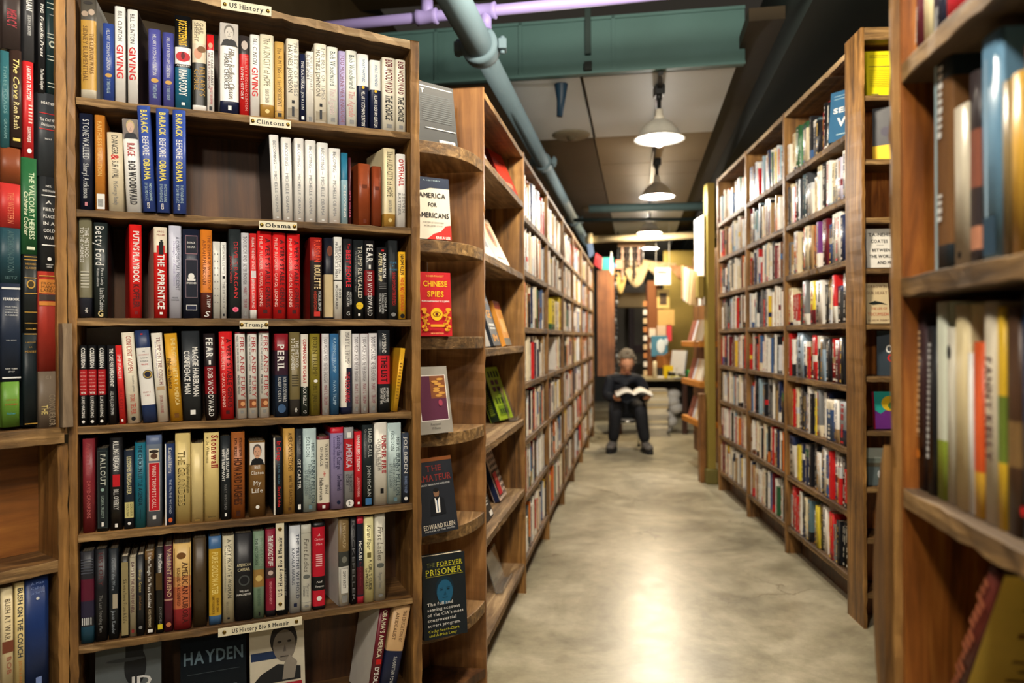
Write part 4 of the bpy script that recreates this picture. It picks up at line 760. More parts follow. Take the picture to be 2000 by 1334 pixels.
R5 = [K(157, 184, 1078, (40, 40, 46), B(.46, .7, (92, 26, 48)), B(.28, .46, (44, 40, 62)), *[Rc(-.45, .45, .76 + .03 * i, .77 + .03 * i, (80, 84, 96)) for i in range(6)], *[Rc(-.4 + .16 * i, -.32 + .16 * i, .2, .28, LG) for i in range(5)], B(0, .18, (28, 70, 92)), look='dark striped book with plum band'), K(185, 210, 1073, (24, 24, 28), T('HISTORY', .96, .6, (90, 40, 44), .36, 0, 's'), T('The Last Founding Man', .5, .1, GY, .26, 0)), K(212, 232, 1072, (26, 32, 38), T('Outside the Wire', .9, .54, (150, 160, 170), .36, 0, 's'), Rc(-.1, .4, .34, .5, (170, 160, 140)), T('Jason Kander', .32, .06, (150, 160, 170), .36, 0, 's')), K(236, 252, 1087, (42, 38, 32), Rc(-.42, .42, .03, .93, (150, 136, 96)), T('Sketches', .72, .45, (40, 34, 24), .44, 0, 's'), T('From A Life', .43, .18, (40, 34, 24), .44, 0, 's'), B(.74, .76, BK), B(.14, .16, BK)), K(253, 266, 1089, (166, 156, 132), T('DAYS BY THE MOUTH OF HELL', .94, .3, (90, 50, 60), .46, 0, 'b'), Rc(-.2, .2, .05, .09, (130, 40, 40))), K(267, 282, 1084, (30, 32, 36), T('George Kennan', .82, .54, (200, 180, 110), .4, 0, 'i'), T('John Lukacs', .5, .32, (150, 110, 60), .32, 0), E(0, .1, .25, .25, GY)),
      K(283, 302, 1077, (60, 46, 30), B(.9, 1, (110, 80, 40)), T('Who Thought This Was a Good Idea?', .94, .32, W, .34, 0, 'b'), T('ALYSSA MASTROMONACO', .3, .08, (216, 200, 170), .28, 0), Rc(-.2, .3, .02, .06, W)), K(304, 320, 1069, (28, 26, 24), T('Mr. Chairman', .92, .66, W, .46, .1, 'b'), Rc(-.5, .3, .5, .7, (80, 60, 30)), T('EX MITCHELL', .3, .1, GY, .3, .1), Rc(-.25, .35, .04, .1, (220, 200, 40))), K(320, 338, 1067, (86, 24, 42), B(.36, .38, (190, 150, 130)), T('VALIANT FRIEND', .97, .4, (226, 196, 150), .5, .1, 's'), E(0, .08, .3, .3, (200, 120, 80))),
      K(336, 374, 1062, (222, 184, 110), B(.24, .5, (196, 110, 70)), B(0, .24, (148, 36, 40)), B(.5, .62, (212, 150, 90)), Rc(-.42, -.40, .04, .95, (90, 30, 24)), Rc(.40, .42, .04, .95, (90, 30, 24)), E(-.05, .86, .26, .2, (120, 80, 40)), T('AMERICAN AURORA', .78, .07, (60, 22, 20), .32, .16, 's'), T('RICHARD N. ROSENFELD', .72, .28, (90, 40, 24), .2, -.2, 's'), look='thick cream to red book'), K(377, 404, 1051, (66, 52, 32), Rc(-.1, .1, .4, .42, (50, 38, 22)), look='plain brown book'), K(408, 433, 1048, (196, 156, 44), B(.86, 1, (64, 104, 150)), B(0, .1, (64, 104, 150)), T('PURE GOLDWATER', .82, .34, (236, 214, 130), .5, 0, 'b'), T('JOHN W. DEAN', .3, .14, (90, 60, 20), .22, .2), T('BARRY M. GOLDWATER JR.', .32, .12, (90, 60, 20), .22, -.15)), K(435, 458, 1047, (196, 188, 160), T('A VERY PRIVATE WOMAN', .96, .28, (50, 48, 44), .34, .1, 's'), T('The life and unsolved murder', .9, .35, GY, .16, -.25), T('NINA BURLEIGH', .24, .1, (140, 130, 110), .22, -.1), Rc(-.1, .1, .04, .06, BK)),
      K(459, 494, 1042, (24, 24, 28), Hh('AMERICAN', .64, .78, .18, (222, 212, 170)), Hh('CAESAR', .585, .68, .18, (222, 212, 170)), E(.02, .46, .32, .32, (70, 74, 74)), E(.02, .46, .24, .24, (24, 24, 28)), Hh('WILLIAM', .34, .5, .12, W), Hh('MANCHESTER', .30, .8, .12, W), look='thick black book with a laurel wreath'), K(495, 517, 1038, (110, 134, 110), B(.36, .56, (150, 116, 60)), E(0, .46, .3, .3, (206, 180, 110)), T('A TREASON', .95, .6, (150, 170, 146), .3, .2, 's'), T('THE HISTORIAN', .92, .62, (60, 84, 66), .28, -.2, 's'), T('RICHARD DUNN', .34, .14, (80, 104, 84), .26, 0, 's'), Rc(-.05, .1, .03, .07, BK)), K(519, 539, 1034, (130, 22, 46), B(.44, .56, (70, 50, 50)), E(0, .5, .25, .25, (200, 180, 170)), B(0, .07, (30, 24, 30)), T('THE WRONG STUFF', .93, .58, W, .5, 0, 'b'), T('BRENDAN DOHERTY', .4, .14, (230, 150, 160), .26, 0)), K(541, 563, 1018, (26, 30, 34), T('A HIDDEN LIFE', .5, .2, GY, .3, .2), Rc(-.4, .1, .12, .2, (70, 76, 90)), T('RANDOM', .09, .05, W, .12)),
      K(566, 588, 1027, (196, 200, 206), T('THE TRUTHS WE HOLD', .9, .16, (54, 62, 84), .3, .22, 's'), T('KAMALA HARRIS', .74, .32, (70, 78, 100), .26, -.18, 's'), Rc(-.15, .15, .07, .11, NV)), K(589, 609, 1025, (192, 190, 176), B(.9, .905, GY), T('First Ladies', .84, .46, (90, 84, 76), .5, 0, 'i'), E(0, .40, .34, .22, (100, 104, 100)), T('Margaret', .32, .16, GY, .3, .15, 'i'), T('Truman', .3, .18, GY, .3, -.2, 'i'), B(.1, .105, GY), E(0, .06, .22, .14, GY)), K(611, 636, 1021, (186, 22, 44), B(.95, 1, BK), B(.22, .38, (20, 20, 22)), B(0, .04, BK), Hh('A', .86, .2, .2, W, 'i'), Hh('Curious', .81, .7, .2, (240, 200, 200), 'i'), Hh('Man', .755, .46, .2, (240, 200, 200), 'i'), *[Rc(-.25, .25, .5 + .025 * i, .512 + .025 * i, (240, 190, 190)) for i in range(6)], Hh('Neil', .32, .4, .17, W, 'i'), Hh('Thompson', .27, .7, .17, W, 'i'), E(0, .13, .2, .2, W), look='red book with a black band'),
      K(662, 684, 1013, (206, 204, 196), B(.62, 1, (120, 98, 62)), B(.45, .62, (60, 62, 58)), E(0, .53, .25, .3, (120, 120, 110)), T('A WHO IS HAMILTON', .95, .66, (220, 200, 160), .3, 0, 's'), Rc(-.35, .35, .14, .43, GY), Rc(-.32, .32, .145, .425, (214, 212, 204)), T('GARY KRIST', .4, .2, (80, 80, 80), .3, 0, 's'), Rc(-.25, .25, .04, .12, GY), look='brown and pale grey book', yaw=9, side=(200, 198, 190)), K(685, 697, 1010, (24, 24, 26), T('ROCKEFELLER', .96, .04, (110, 110, 112), .46, 0)), K(698, 711, 1009, (28, 34, 48), B(.92, 1, (180, 34, 56)), B(.1, .42, (90, 24, 36)), B(0, .08, (190, 40, 60)), T('McCAIN', .72, .5, W, .5, 0, 'b'), T('The Myth of a Maverick', .48, .2, (150, 60, 70), .26, 0)), K(712, 731, 1009, (224, 216, 160), T('Karen Piper', .9, .62, (40, 40, 36), .44, 0, 'i'), Rc(-.2, .2, .52, .58, OL), T("A GIRL'S GUIDE", .5, .14, (50, 50, 40), .34, .12), T('to MISSILES', .4, .16, (50, 50, 40), .3, -.25)), K(733, 754, 1001, (190, 186, 170), T('First Ladies', .84, .46, (90, 84, 76), .5, 0, 'i'), E(0, .40, .34, .22, (90, 94, 90)), T('Margaret Truman', .32, .14, GY, .34, 0, 'i'), E(0, .06, .22, .14, GY))]
FCN = 'front bookcase'
for rws, z, nm in ((R0, FZ[0], 'top shelf'), (R1, FZ[1], 'second shelf'), (R2, FZ[2], 'third shelf'), (R3, FZ[3], 'fourth shelf'), (R4, FZ[4], 'fifth shelf'), (R5, FZ[5], 'sixth shelf')):
    row(FC, rws, z, nm + ' of ' + FCN, 'books on the ' + nm + ' of ' + FCN)
# two books leaning at the bottom, right
row(FC, [K(716, 738, 1182, (96, 22, 34), T("OBAMA'S AMERICA", .93, .44, (222, 220, 190), .44, 0, 'b'), Rc(-.2, .3, .37, .42, RD), T("D'SOUZA", .34, .08, W, .44, 0, 'b'), xt=(748, 765), yb=1334, side=(206, 200, 190), look='maroon book leaning against a navy one', yaw=9),
         K(738, 772, 1186, (22, 32, 66), B(.5, 1, (206, 168, 120)), T('THE EDUCATION OF', .95, .6, (90, 60, 40), .2, .2, 's'), T('AN IDEALIST', .92, .62, (90, 60, 40), .2, -.2, 's'), T('SAMANTHA POWER', .44, .1, LG, .2, .1, 's'), xt=(773, 801), yb=1334, look='navy and tan leaning book')], FZ[6], 'bottom shelf of ' + FCN, 'leaning books on the bottom shelf')
# the narrow bookcase: spines standing one on another in three columns
def column(items, nm, grp):
    for i, (x0, x1, y0, y1, c, dec, look) in enumerate(items):
        zb = LC.z((x0 + x1) / 2, y1, .01); zt = LC.z((x0 + x1) / 2, y0, .01)
        t0, t1 = LC.t(x0, (y0 + y1) / 2, .01), LC.t(x1, (y0 + y1) / 2, .01)
        o, tc = spine_book(t1 - t0 - .0006, zt - zb - .0006, .12, c, dec, True, .45)
        o.location = LC.p((t0 + t1) / 2, .01, zb); o.rotation_euler = (0, 0, LC.a)
        tag(o, look + ', ' + ORD[len(items) - 1 - i] + ' up in ' + nm, 'book', grp)
column([(4, 42, -60, 97, (52, 42, 40), [T('MERCY', .5, .28, (150, 50, 60), .5, 0, 'bs')], 'dark brown book with red lettering'), (20, 44, 97, 287, (50, 34, 28), [T('The Cove', .92, .5, (226, 210, 130), .5, 0, 'i'), T('Ron Rash', .46, .18, (226, 210, 150), .46, 0, 's'), Rc(-.3, .3, .06, .09, (200, 180, 90))], 'dark brown book with gold lettering'),
        (2, 42, 288, 358, (118, 58, 28), [], 'short brown leather book'), (0, 42, 358, 445, (176, 44, 40), [T('THE WESTERN', .8, .1, (200, 110, 80), .3, 0, 's')], 'faded red book'), (0, 42, 445, 553, (30, 62, 72), [T('ANDERSON-DIXON', .95, .2, (70, 98, 100), .3, 0, 's'), Hh('SEITZ', .1, .6, .16, (70, 98, 100))], 'dark teal book'),
        (1, 42, 553, 745, (28, 38, 56), [Rc(-.45, .45, .94, .96, LG), Hh('YEARBOOK', .84, .8, .15, W, 'b'), *[Hh(s, .76 - .028 * i, .6, .07, LG) for i, s in enumerate(('MARTIAL', 'CONFERENCE', 'AMERICAN', 'RABBIS'))], Hh('VOL. XXXV', .42, .5, .07, LG), Hh('NEW YORK', .13, .6, .08, LG), Hh('1947', .1, .3, .08, LG), Rc(-.45, .45, .03, .045, LG)], 'navy yearbook with white lettering'), (4, 40, 745, 834, (88, 130, 44), [Hh('VIETNAM', .6, .6, .1, (150, 90, 50)), Hh('DIARIES', .5, .7, .1, (170, 70, 50)), Hh('Fisher', .3, .5, .14, (60, 140, 160))], 'short lime green book')], 'outermost column of narrow bookcase', 'books in the outermost column of the narrow bookcase')
column([(46, 68, -60, 120, (58, 58, 60), [T('HISTORIAN', .85, .55, W, .5, 0, 'bs'), T('SUSAN M. BOOKER', .5, .28, LG, .3, 0)], 'charcoal book with white lettering'), (46, 67, 120, 308, (188, 38, 40), [T('I AM NOT A TRACTOR!', .95, .6, W, .4, 0, 'b'), *[Rc(-.05, .3, .36 + .035 * i, .375 + .035 * i, (240, 200, 190)) for i in range(6)], T('SUSAN MARQUIS', .32, .16, W, .34), E(0, .07, .22, .26, W)], 'red book with white lettering'), (42, 74, 308, 497, (32, 88, 50), [T('THE VALCOURT HEIRESS', .85, .16, (210, 224, 190), .34, .12), T('Catherine Coulter', .65, .2, (220, 224, 190), .28, -.22, 'i'), Rc(-.2, .3, .05, .08, (200, 206, 180))], 'green book with pale lettering'),
        (46, 74, 497, 650, (26, 30, 30), [*[Rc(-.45, .45, z, z + .008, GD) for z in (.97, .93, .7, .5, .26, .12)], Hh('HARVARD', .88, .75, .15, GD), Hh('CLASSICS', .83, .75, .15, GD), E(0, .62, .3, .34, GD), E(0, .62, .22, .26, (60, 50, 30)), Hh('COLLIER', .05, .7, .12, GD)], 'black and gold classic with a shield'), (46, 74, 650, 832, (22, 32, 36), [Rc(-.45, .45, .985, .993, GD), Hh('LAROUSSE', .9, .7, .08, GD), Hh('LA', .85, .2, .12, GD), Hh('PENSEE', .80, .8, .16, GD, 's'), Rc(-.45, .45, .02, .03, GD)], 'black book with small gold lettering')], 'middle column of narrow bookcase', 'books in the middle column of the narrow bookcase')
column([(74, 90, -60, 182, (24, 24, 26), [T('The Possible Kingdom', .2, .03, W, .4, 0, 'i'), T('Franklin Press', .62, .3, W, .4, 0, 'i'), T('PNG', .72, .65, W, .4)], 'thin black book with white script lettering'), (75, 113, 182, 345, (50, 54, 58), [Hh('BOATNER', .88, .7, .16, W), Rc(-.5, .5, .75, .757, RD), Hh('The Civil War', .68, .9, .17, W, 'is'), Hh('Dictionary', .62, .72, .17, W, 'is'), Rc(-.5, .5, .56, .567, RD), Hh('McKAY', .45, .35, .1, W)], 'charcoal dictionary with white lettering'), (78, 113, 345, 530, (36, 38, 40), [Hh('NEIL', .9, .34, .13, W, 's'), Hh('SHEEHAN', .85, .7, .13, W, 's'), Rc(-.42, .42, .795, .805, W), *[Hh(s, .73 - .075 * i, .25 + .14 * min(len(s), 4) * .7, .2, W, 's') for i, s in enumerate(('A', 'FIERY', 'PEACE', 'IN A', 'COLD', 'WAR'))], Rc(-.42, .42, .27, .28, W), E(0, .13, .12, .12, W), Hh('RANDOM', .07, .4, .08, W), Hh('HOUSE', .045, .3, .08, W)], 'charcoal book with large white serif lettering'),
        (75, 113, 530, 725, (150, 46, 34), [Rc(-.5, .5, .78, .92, (190, 120, 50)), Hh('FROM', .88, .7, .17, (60, 40, 20)), Hh('MANY', .845, .7, .17, (60, 40, 20)), Hh('LANDS', .81, .75, .17, (60, 40, 20)), Rc(-.5, .5, .71, .77, (60, 50, 46)), Rc(-.5, .5, .66, .7, (190, 120, 50)), Rc(-.5, .5, .95, .96, GD)], 'red cloth book with gold bands'), (76, 113, 725, 838, (112, 98, 82), [Hh('CJ', .9, .3, .16, (160, 146, 126), 's'), T('THE', .42, .26, (210, 190, 120), .34, -.2, 'b'), T('CONQUEROR', .6, .05, (150, 134, 110), .34, .2, 's')], 'taupe book with faded lettering')], 'column beside the post, narrow bookcase', 'books in the column next to the post')
for x0, x1, y0, y1, c, dec, look in [(1, 19, 97, 287, (46, 96, 104), [T('THREE ROADS', .85, .35, (110, 150, 150), .4, 0, 's'), T('GRAHAM', .3, .1, (110, 150, 150), .36, 0)], 'slim teal book at the outer edge of the narrow bookcase, next to a brown one'), (91, 112, -60, 181, (22, 44, 46), [*[Rc(-.45, .45, z, z + .006, (200, 206, 190)) for z in (.73, .69, .48, .45, .3, .27, .08, .05)], Hh('MASTER', .64, .5, .1, LG), ('R', -.2, .2, .38, .42, LG), E(0, .4, .32, .36, (196, 200, 180)), E(0, .4, .18, .2, (22, 44, 46))], 'dark green leather book with silver ornament, top of the column beside the post')]:
    zb = LC.z(x0, y1, .01); zt = LC.z(x0, y0, .01); t0, t1 = LC.t(x0, 100, .01), LC.t(x1, 100, .01)
    o, _ = spine_book(t1 - t0 - .0006, zt - zb, .12, c, dec, True, .4); o.location = LC.p((t0 + t1) / 2, .01, zb); o.rotation_euler = (0, 0, LC.a); tag(o, look, 'book', 'books in the column next to the post')
row(LC, [K(4, 28, 1148, (206, 190, 150), T('BUSH AT WAR', .9, .55, (80, 66, 50), .5, 0, 's'), Rc(-.5, .5, .44, .54, (110, 60, 40)), T('BOB', .4, .25, (150, 80, 60), .4, .1, 's'), xt=(2, 27), yb=1400), K(31, 50, 1137, (206, 186, 130), T('BUSH ON THE COUCH', .95, .36, (30, 44, 60), .55, 0, 'b'), T('JUSTIN A. FRANK', .33, .1, (190, 120, 60), .3, 0), yb=1400), K(51, 98, 1122, (24, 46, 96), Hh('A Man', .93, .55, .12, (120, 140, 190), 's'), Hh('Called', .89, .55, .12, (120, 140, 190), 's'), Hh('to Serve', .85, .6, .12, (120, 140, 190), 's'), E(0, .8, .07, .07, LG), Rc(-.1, .15, .06, .14, (110, 130, 180)), yb=1400)], .43, 'low shelf of narrow bookcase', 'books on the low shelf of the narrow bookcase', depth=.13)
def strokes(z1, z0, c, sz, x=0):
    q = random.Random(int(z1 * 97 + z0 * 31 + sz * 11)); out = []; z = z1
    while z > z0:
        h = q.uniform(.015, .03); out.append(Rc(x - sz / 2, x + sz / 2 * q.uniform(.6, 1), max(z0, z - h), z, c)); z -= h + .014
    return out
# ------------------------------------------------------------------ books shown cover-out
def decorate(cv, w, h, decor):
    for q in decor:
        k = q[0]
        if k == 'T': cv.text(q[1], q[6] * w, q[2] * h, (q[2] - q[3]) * h, q[5] * w, q[4], q[7])
        elif k == 'H': cv.text(q[1], (q[7] if len(q) > 7 else 0) * w, q[2] * h - q[4] * w * .5, q[3] * w, q[4] * w, q[5], q[6], vert=False)
        elif k == 'R': cv.rect(q[1] * w, q[2] * w, q[3] * h, q[4] * h, q[5])
        elif k == 'B': cv.rect(-.5 * w, .5 * w, q[1] * h, q[2] * h, q[3])
        elif k == 'E': cv.ell(q[1] * w, q[2] * h, q[3] * w, q[4] * w, q[5])
        elif k == 'P': cv.face(q[1] * w, q[2] * w, q[3] * h, q[4] * h, *q[5:])
        elif k == 'G': cv.poly([(x * w, z * h) for x, z in q[1]], q[2])
def Hx(txt, x, zc, wf, hf, c, st=''): return ('H', txt, zc, wf, hf, c, st, x)
def cover_book(w, h, th, base, decor, spine=None, sdecor=(), rough=.45):
    mb = MB(); t = .0022; m = solid(base, rough); ms = solid(spine or base, rough)
    mb.box(-w / 2, w / 2, 0, t, 0, h, m); mb.box(-w / 2, w / 2, th - t, th, 0, h, m); mb.box(-w / 2 - .0001, -w / 2 + t, t, th - t, 0, h, ms)
    decorate(Canvas(mb, (0, 0, 0), (1, 0, 0), (0, 0, 1), (0, -1, 0)), w, h, decor)
    if sdecor: decorate(Canvas(mb, (-w / 2 - .0001, th / 2, 0), (0, -1, 0), (0, 0, 1), (-1, 0, 0)), th, h, sdecor)
    o = mb.build('book'); pm = MB(); pm.box(-w / 2 + t, w / 2 - .003, t, th - t, .003, h - .003, PAGES); pm.build('page_block', o); NBOOKS[0] += 1
    return o
def lean_at(o, p, yaw, lb, th, roll=0):
    o.location = (p[0], p[1], p[2] + th * math.sin(lb) + .0004); o.rotation_euler = (-lb, roll, yaw)
def on(face, px, py, z, d):
    """point on a shelf at height z, at depth d behind the front plane, in pixel column px"""
    return face.p(face.t(px, py, d), d, z)
def wall_p(px, Y, z):
    k, m = UN(px, CY + (H - z) * F / Y); return Vector((k * Y, Y, z))
# corner shelf
G_ = 'books shown cover-out on the curved corner shelf'
def corner_book(px, Y, lvl, w, h, th, yaw, lb, base, dec, look, roll=0, **k):
    o = cover_book(w, h, th, base, dec, rough=.6, **k); lean_at(o, wall_p(px, Y, QZ[lvl]), R_(yaw), R_(lb), th, roll); tag(o, look, 'book', G_)
corner_book(857, 2.56, 0, .165, .228, .028, 40, 8, (24, 28, 30), [Rc(-.42, .46, .93, .94, W), Hx('T', -.3, .86, .08, .1, W), *[Rc(-.34 + .0, .4, .80 - .034 * i, .806 - .034 * i, (70, 80, 84)) for i in range(13)], Rc(-.3, .46, .27, .28, W), Rc(.02, .42, .01, .11, W), *[Rc(.08 + .03 * i, .095 + .03 * i, .03, .09, BK) for i in range(10)]], 'black back cover with white rules and a barcode, top level of the corner shelf')
corner_book(848, 2.48, 1, .128, .212, .03, 30, 6, (218, 212, 196), [B(.83, 1, (30, 42, 66)), ('G', [(-.5, .83), (-.5, .76), (-.25, .79), (0, .84), (.3, .86), (.5, .9), (.5, .95), (-.5, .95)], (30, 42, 66)), Hh('A HISTORY', .95, .5, .035, LB), Hh('AMERICA', .71, .76, .135, BK, 'b'), Hh('FOR', .56, .24, .11, BK, 'b'), Hh('AMERICANS', .39, .9, .135, BK, 'b'), Hh('A HISTORY OF XENOPHOBIA', .27, .6, .04, (60, 60, 60)), Hh('IN THE UNITED STATES', .215, .52, .04, (60, 60, 60)), ('G', [(-.2, 0), (.0, .09), (.2, .13), (.34, .22), (.5, .24), (.5, 0)], (206, 44, 40)), Hx('ERIKA LEE', .26, .03, .4, .07, W, 'b')], 'cream and red cover with navy torn top, second level of the corner shelf')
corner_book(853, 2.46, 2, .112, .213, .03, 28, 4, (186, 24, 34), [Hh('ROGER FALIGOT', .94, .56, .055, (230, 190, 90)), Hh('CHINESE', .82, .76, .17, YL, 'b'), Hh('SPIES', .66, .52, .17, YL, 'b'), Hh('FROM CHAIRMAN MAO TO XI JINPING', .545, .88, .05, W, 'b'), E(.02, .34, .19, .19, YL), E(.02, .34, .13, .08, (140, 90, 10)), E(.02, .34, .1, .055, YL), E(.02, .34, .05, .05, (90, 20, 20)), *[E(s * (.34 + .05 * math.sin(i * 2.1)), .1 + .045 * i, .085, .05, (226, 160, 40)) for s in (-1, 1) for i in range(8)], *[E(s * (.33 + .05 * math.cos(i * 1.7)), .12 + .05 * i, .035, .03, (176, 40, 30)) for s in (-1, 1) for i in range(6)], Rc(-.2, .24, .14, .18, (226, 160, 40)), Hh('NEW EDITION', .04, .4, .045, (240, 200, 120))], 'red cover with yellow lettering and an eye, third level of the curved corner shelf', sdecor=[T('CHINESE SPIES', .9, .3, (120, 20, 26), .5, 0, 'b')])
corner_book(853, 2.44, 3, .138, .222, .028, 42, 10, (142, 138, 130), [Rc(-.4, .42, .19, .87, W), Rc(-.38, .4, .2, .86, (84, 40, 62)), Rc(-.05, .4, .52, .86, (120, 72, 44)), *[E(.18 + .1 * math.sin(i * 1.9), .56 + .035 * i, .1, .03, (190, 140, 66)) for i in range(8)], E(.2, .45, .06, .08, (150, 60, 80)), Hh('Raymond', .14, .3, .055, BK, 's'), Hh('Williams', .08, .26, .055, BK, 's')], 'grey cover with a plum and gold picture, fourth level of the corner shelf')
corner_book(860, 2.42, 4, .15, .245, .028, 42, 10, (30, 34, 42), [B(.95, 1, (120, 70, 36)), Hh('THE', .86, .42, .13, (130, 48, 44), 's'), Hh('AMATEUR', .735, .9, .14, (140, 50, 44), 's'), Hh("BARACK OBAMA IN THE WHITE HOUSE", .645, .78, .04, LG), E(0, .53, .075, .1, (130, 96, 72)), E(0, .565, .075, .05, (24, 22, 22)), ('G', [(-.2, .24), (-.17, .44), (-.06, .48), (.08, .48), (.19, .44), (.22, .24)], (22, 24, 30)), ('G', [(-.05, .27), (-.06, .47), (.0, .42), (.07, .47), (.06, .27)], W), Rc(-.012, .018, .28, .43, (60, 90, 130)), Hh('EDWARD KLEIN', .1, .84, .1, (226, 216, 196), 's'), Hh('AUTHOR OF THE TRUTH', .045, .8, .035, LG)], 'dark cover with a suited man and brown-red title, fifth level of the curved corner shelf', spine=(110, 34, 30))
corner_book(872, 2.40, 5, .15, .262, .03, 28, 5, (18, 26, 32), [Hx('THE', -.3, .89, .18, .09, (110, 116, 60), 's'), Hx('FOREVER', .14, .89, .6, .1, (196, 190, 50), 's'), Hh('PRISONER', .80, .84, .13, (206, 200, 50), 's'), Rc(-.1, .44, .855, .859, (196, 190, 50)), Rc(-.42, .44, .745, .749, (196, 190, 50)), E(0, .585, .215, .27, (16, 40, 54)), E(0, .545, .185, .26, (30, 88, 120)), *[E(s * .08, .575, .035, .014, (12, 34, 46)) for s in (-1, 1)], *[Rc(s * .08 - .04, s * .08 + .04, .593, .599, (12, 34, 46)) for s in (-1, 1)], ('G', [(-.03, .51), (.035, .51), (.01, .565)], (22, 68, 94)), Rc(-.06, .06, .475, .482, (16, 50, 66)), *[Hx(s, -.42 + wd / 2, .42 - .063 * i, wd, .065, W, 's') for i, (s, wd) in enumerate((('The full and', .6), ('searing account', .76), ("of the CIA's most", .84), ('controversial', .66), ('covert program.', .76)))], Hx('Cathy Scott-Clark', -.05, .1, .72, .055, (206, 200, 50), 's'), Hx('and Adrian Levy', -.08, .05, .64, .055, (206, 200, 50), 's')], 'dark cover with a blue face and yellow typewriter title, lowest level of the corner shelf')
# display bookcase at the start of the aisle: covers leaning on its back
def unit_book(px, py, lvl, d, w, h, th, lb, base, dec, look, turn=0, **k):
    z = U1Z[lvl]; p = on(LA, px, py, z, d); o = cover_book(w, h, th, base, dec, **k); lean_at(o, p, LA.a - R_(turn), R_(lb), th); tag(o, look, 'book', 'books leaning in the display bookcase')
unit_book(1000, 372, 0, .03, .17, .26, .045, 24, (196, 52, 34), [Rc(-.3, .3, .1, .2, (226, 150, 120)), Rc(-.4, .4, .62, .64, (150, 30, 24))], 'thick red-orange book leaning on the top shelf of the display bookcase', 12, spine=(92, 26, 26), sdecor=[T('THE HUNGRY OCEAN', .9, .1, (150, 60, 50), .45, 0, 's')])
unit_book(952, 318, 0, .03, .15, .2, .03, 22, (190, 184, 200), [Rc(-.3, .3, .5, .8, (140, 110, 140)), Rc(-.2, .2, .26, .3, NV)], 'pale lilac book at the near end of the top shelf of the display bookcase')
unit_book(984, 515, 1, .02, .19, .235, .016, 26, (220, 196, 158), [E(.05, .6, .22, .3, (190, 130, 84)), E(.02, .62, .1, .2, (120, 70, 50)), Rc(-.3, .3, .1, .13, (150, 110, 80)), Rc(-.2, .3, .84, .87, (170, 110, 70))], 'cream cover with a brown figure, second shelf of the display bookcase', 6)
unit_book(956, 500, 1, .02, .17, .22, .016, 26, (170, 168, 166), [Rc(-.3, .3, .2, .5, (120, 120, 124)), Rc(-.3, .3, .72, .8, W)], 'pale grey cover nearest the corner, second shelf of the display bookcase', 6)
unit_book(951, 684, 2, .03, .15, .25, .022, 17, (150, 148, 144), [Hh(s, .86 - .13 * i, .7, .12, W, 'b') if 0 else Hh(s, .86 - .13 * i, .7, .12, (206, 204, 200), 'b') for i, s in enumerate(('IT', 'RING', 'HT', 'IN'))], 'grey cover with pale lettering, third shelf of the display bookcase')
unit_book(972, 681, 2, .03, .16, .245, .026, 17, (44, 52, 64), [Hh('EX', .84, .5, .2, (226, 160, 60), 'b'), Hh('GE', .58, .56, .22, (226, 160, 60), 'b'), Rc(-.35, .35, .36, .40, LG), Rc(-.35, .35, .30, .33, LG), Hh('IM', .14, .6, .2, (226, 160, 60), 'b')], 'navy cover with big gold letters, third shelf of the display bookcase')
unit_book(994, 681, 2, .03, .15, .215, .02, 17, (220, 150, 60), [Rc(-.5, .5, .82, 1, (150, 50, 30)), Rc(-.3, .4, .3, .6, (236, 190, 110)), Rc(-.5, .5, 0, .16, (120, 112, 96))], 'orange cover with a red top, third shelf of the display bookcase')
unit_book(990, 828, 3, .06, .155, .262, .05, 20, (150, 178, 40), [*[Rc(-.32 + .2 * k, -.2 + .2 * k, .8, .92, (40, 60, 20)) for k in range(4)], *[Rc(-.3 + .3 * (i % 2), -.08 + .3 * (i % 2), .66 - .13 * (i // 2), .75 - .13 * (i // 2), (84, 44, 60)) for i in range(4)], *[Rc(-.36 + .19 * k, -.24 + .19 * k, .3, .41, (60, 84, 20)) for k in range(4)], Rc(-.34, .34, .08, .26, (110, 140, 30)), *[Rc(-.28 + .15 * k, -.18 + .15 * k, .11, .2, (40, 60, 20)) for k in range(4)]], 'lime green book with a dark spine, fourth shelf of the display bookcase', 14, spine=(30, 44, 30), sdecor=[*strokes(.92, .1, (120, 140, 40), .5, 0)])
unit_book(958, 1012, 4, .045, .14, .225, .02, 18, (36, 34, 34), [Hh('RS', .7, .5, .22, (220, 214, 200), 'b'), *[Rc(-.4, .3 - .06 * (i % 3), .50 - .05 * i, .525 - .05 * i, LG) for i in range(6)], Rc(.05, .42, .03, .12, W)], 'black back cover with cream lettering, fifth shelf of the display bookcase')
zz = [('E', -.38 + .19 * (i % 5), .08 + .105 * (i // 5), .06, .05, (40, 34, 40)) for i in range(45)]
unit_book(984, 968, 4, .06, .17, .26, .03, 20, (206, 186, 172), [*zz, Rc(-.5, -.1, .1, .5, (190, 40, 48)), Rc(-.4, -.2, .36, .39, (240, 160, 120))], 'dotted cream and black cover with a red label, fifth shelf of the display bookcase', spine=(28, 40, 76))
def stand(px, py, lvl, d, look):
    mb = MB(); w = .11
    for pts in ([(-w, 0, 0), (w, 0, 0), (w, .05, .16), (-w, .05, .16)], [(-w, 0, 0), (w, 0, 0), (w, -.03, .004), (-w, -.03, .004)], [(-w, -.03, .004), (w, -.03, .004), (w, -.034, .025), (-w, -.034, .025)], [(-w, .05, .16), (w, .05, .16), (w, .09, .0), (-w, .09, .0)]):
        mb.poly(pts, ACRYLIC)
    o = mb.build('book_stand'); s = o.modifiers.new('thick', 'SOLIDIFY'); s.thickness = .003
    o.location = on(LA, px, py, U1Z[lvl] + .003, d); o.rotation_euler = (0, 0, LA.a); tag(o, look, 'stand', 'clear acrylic book stands')
stand(978, 1150, 5, .06, 'empty clear acrylic book stand on the lowest shelf of the display bookcase')
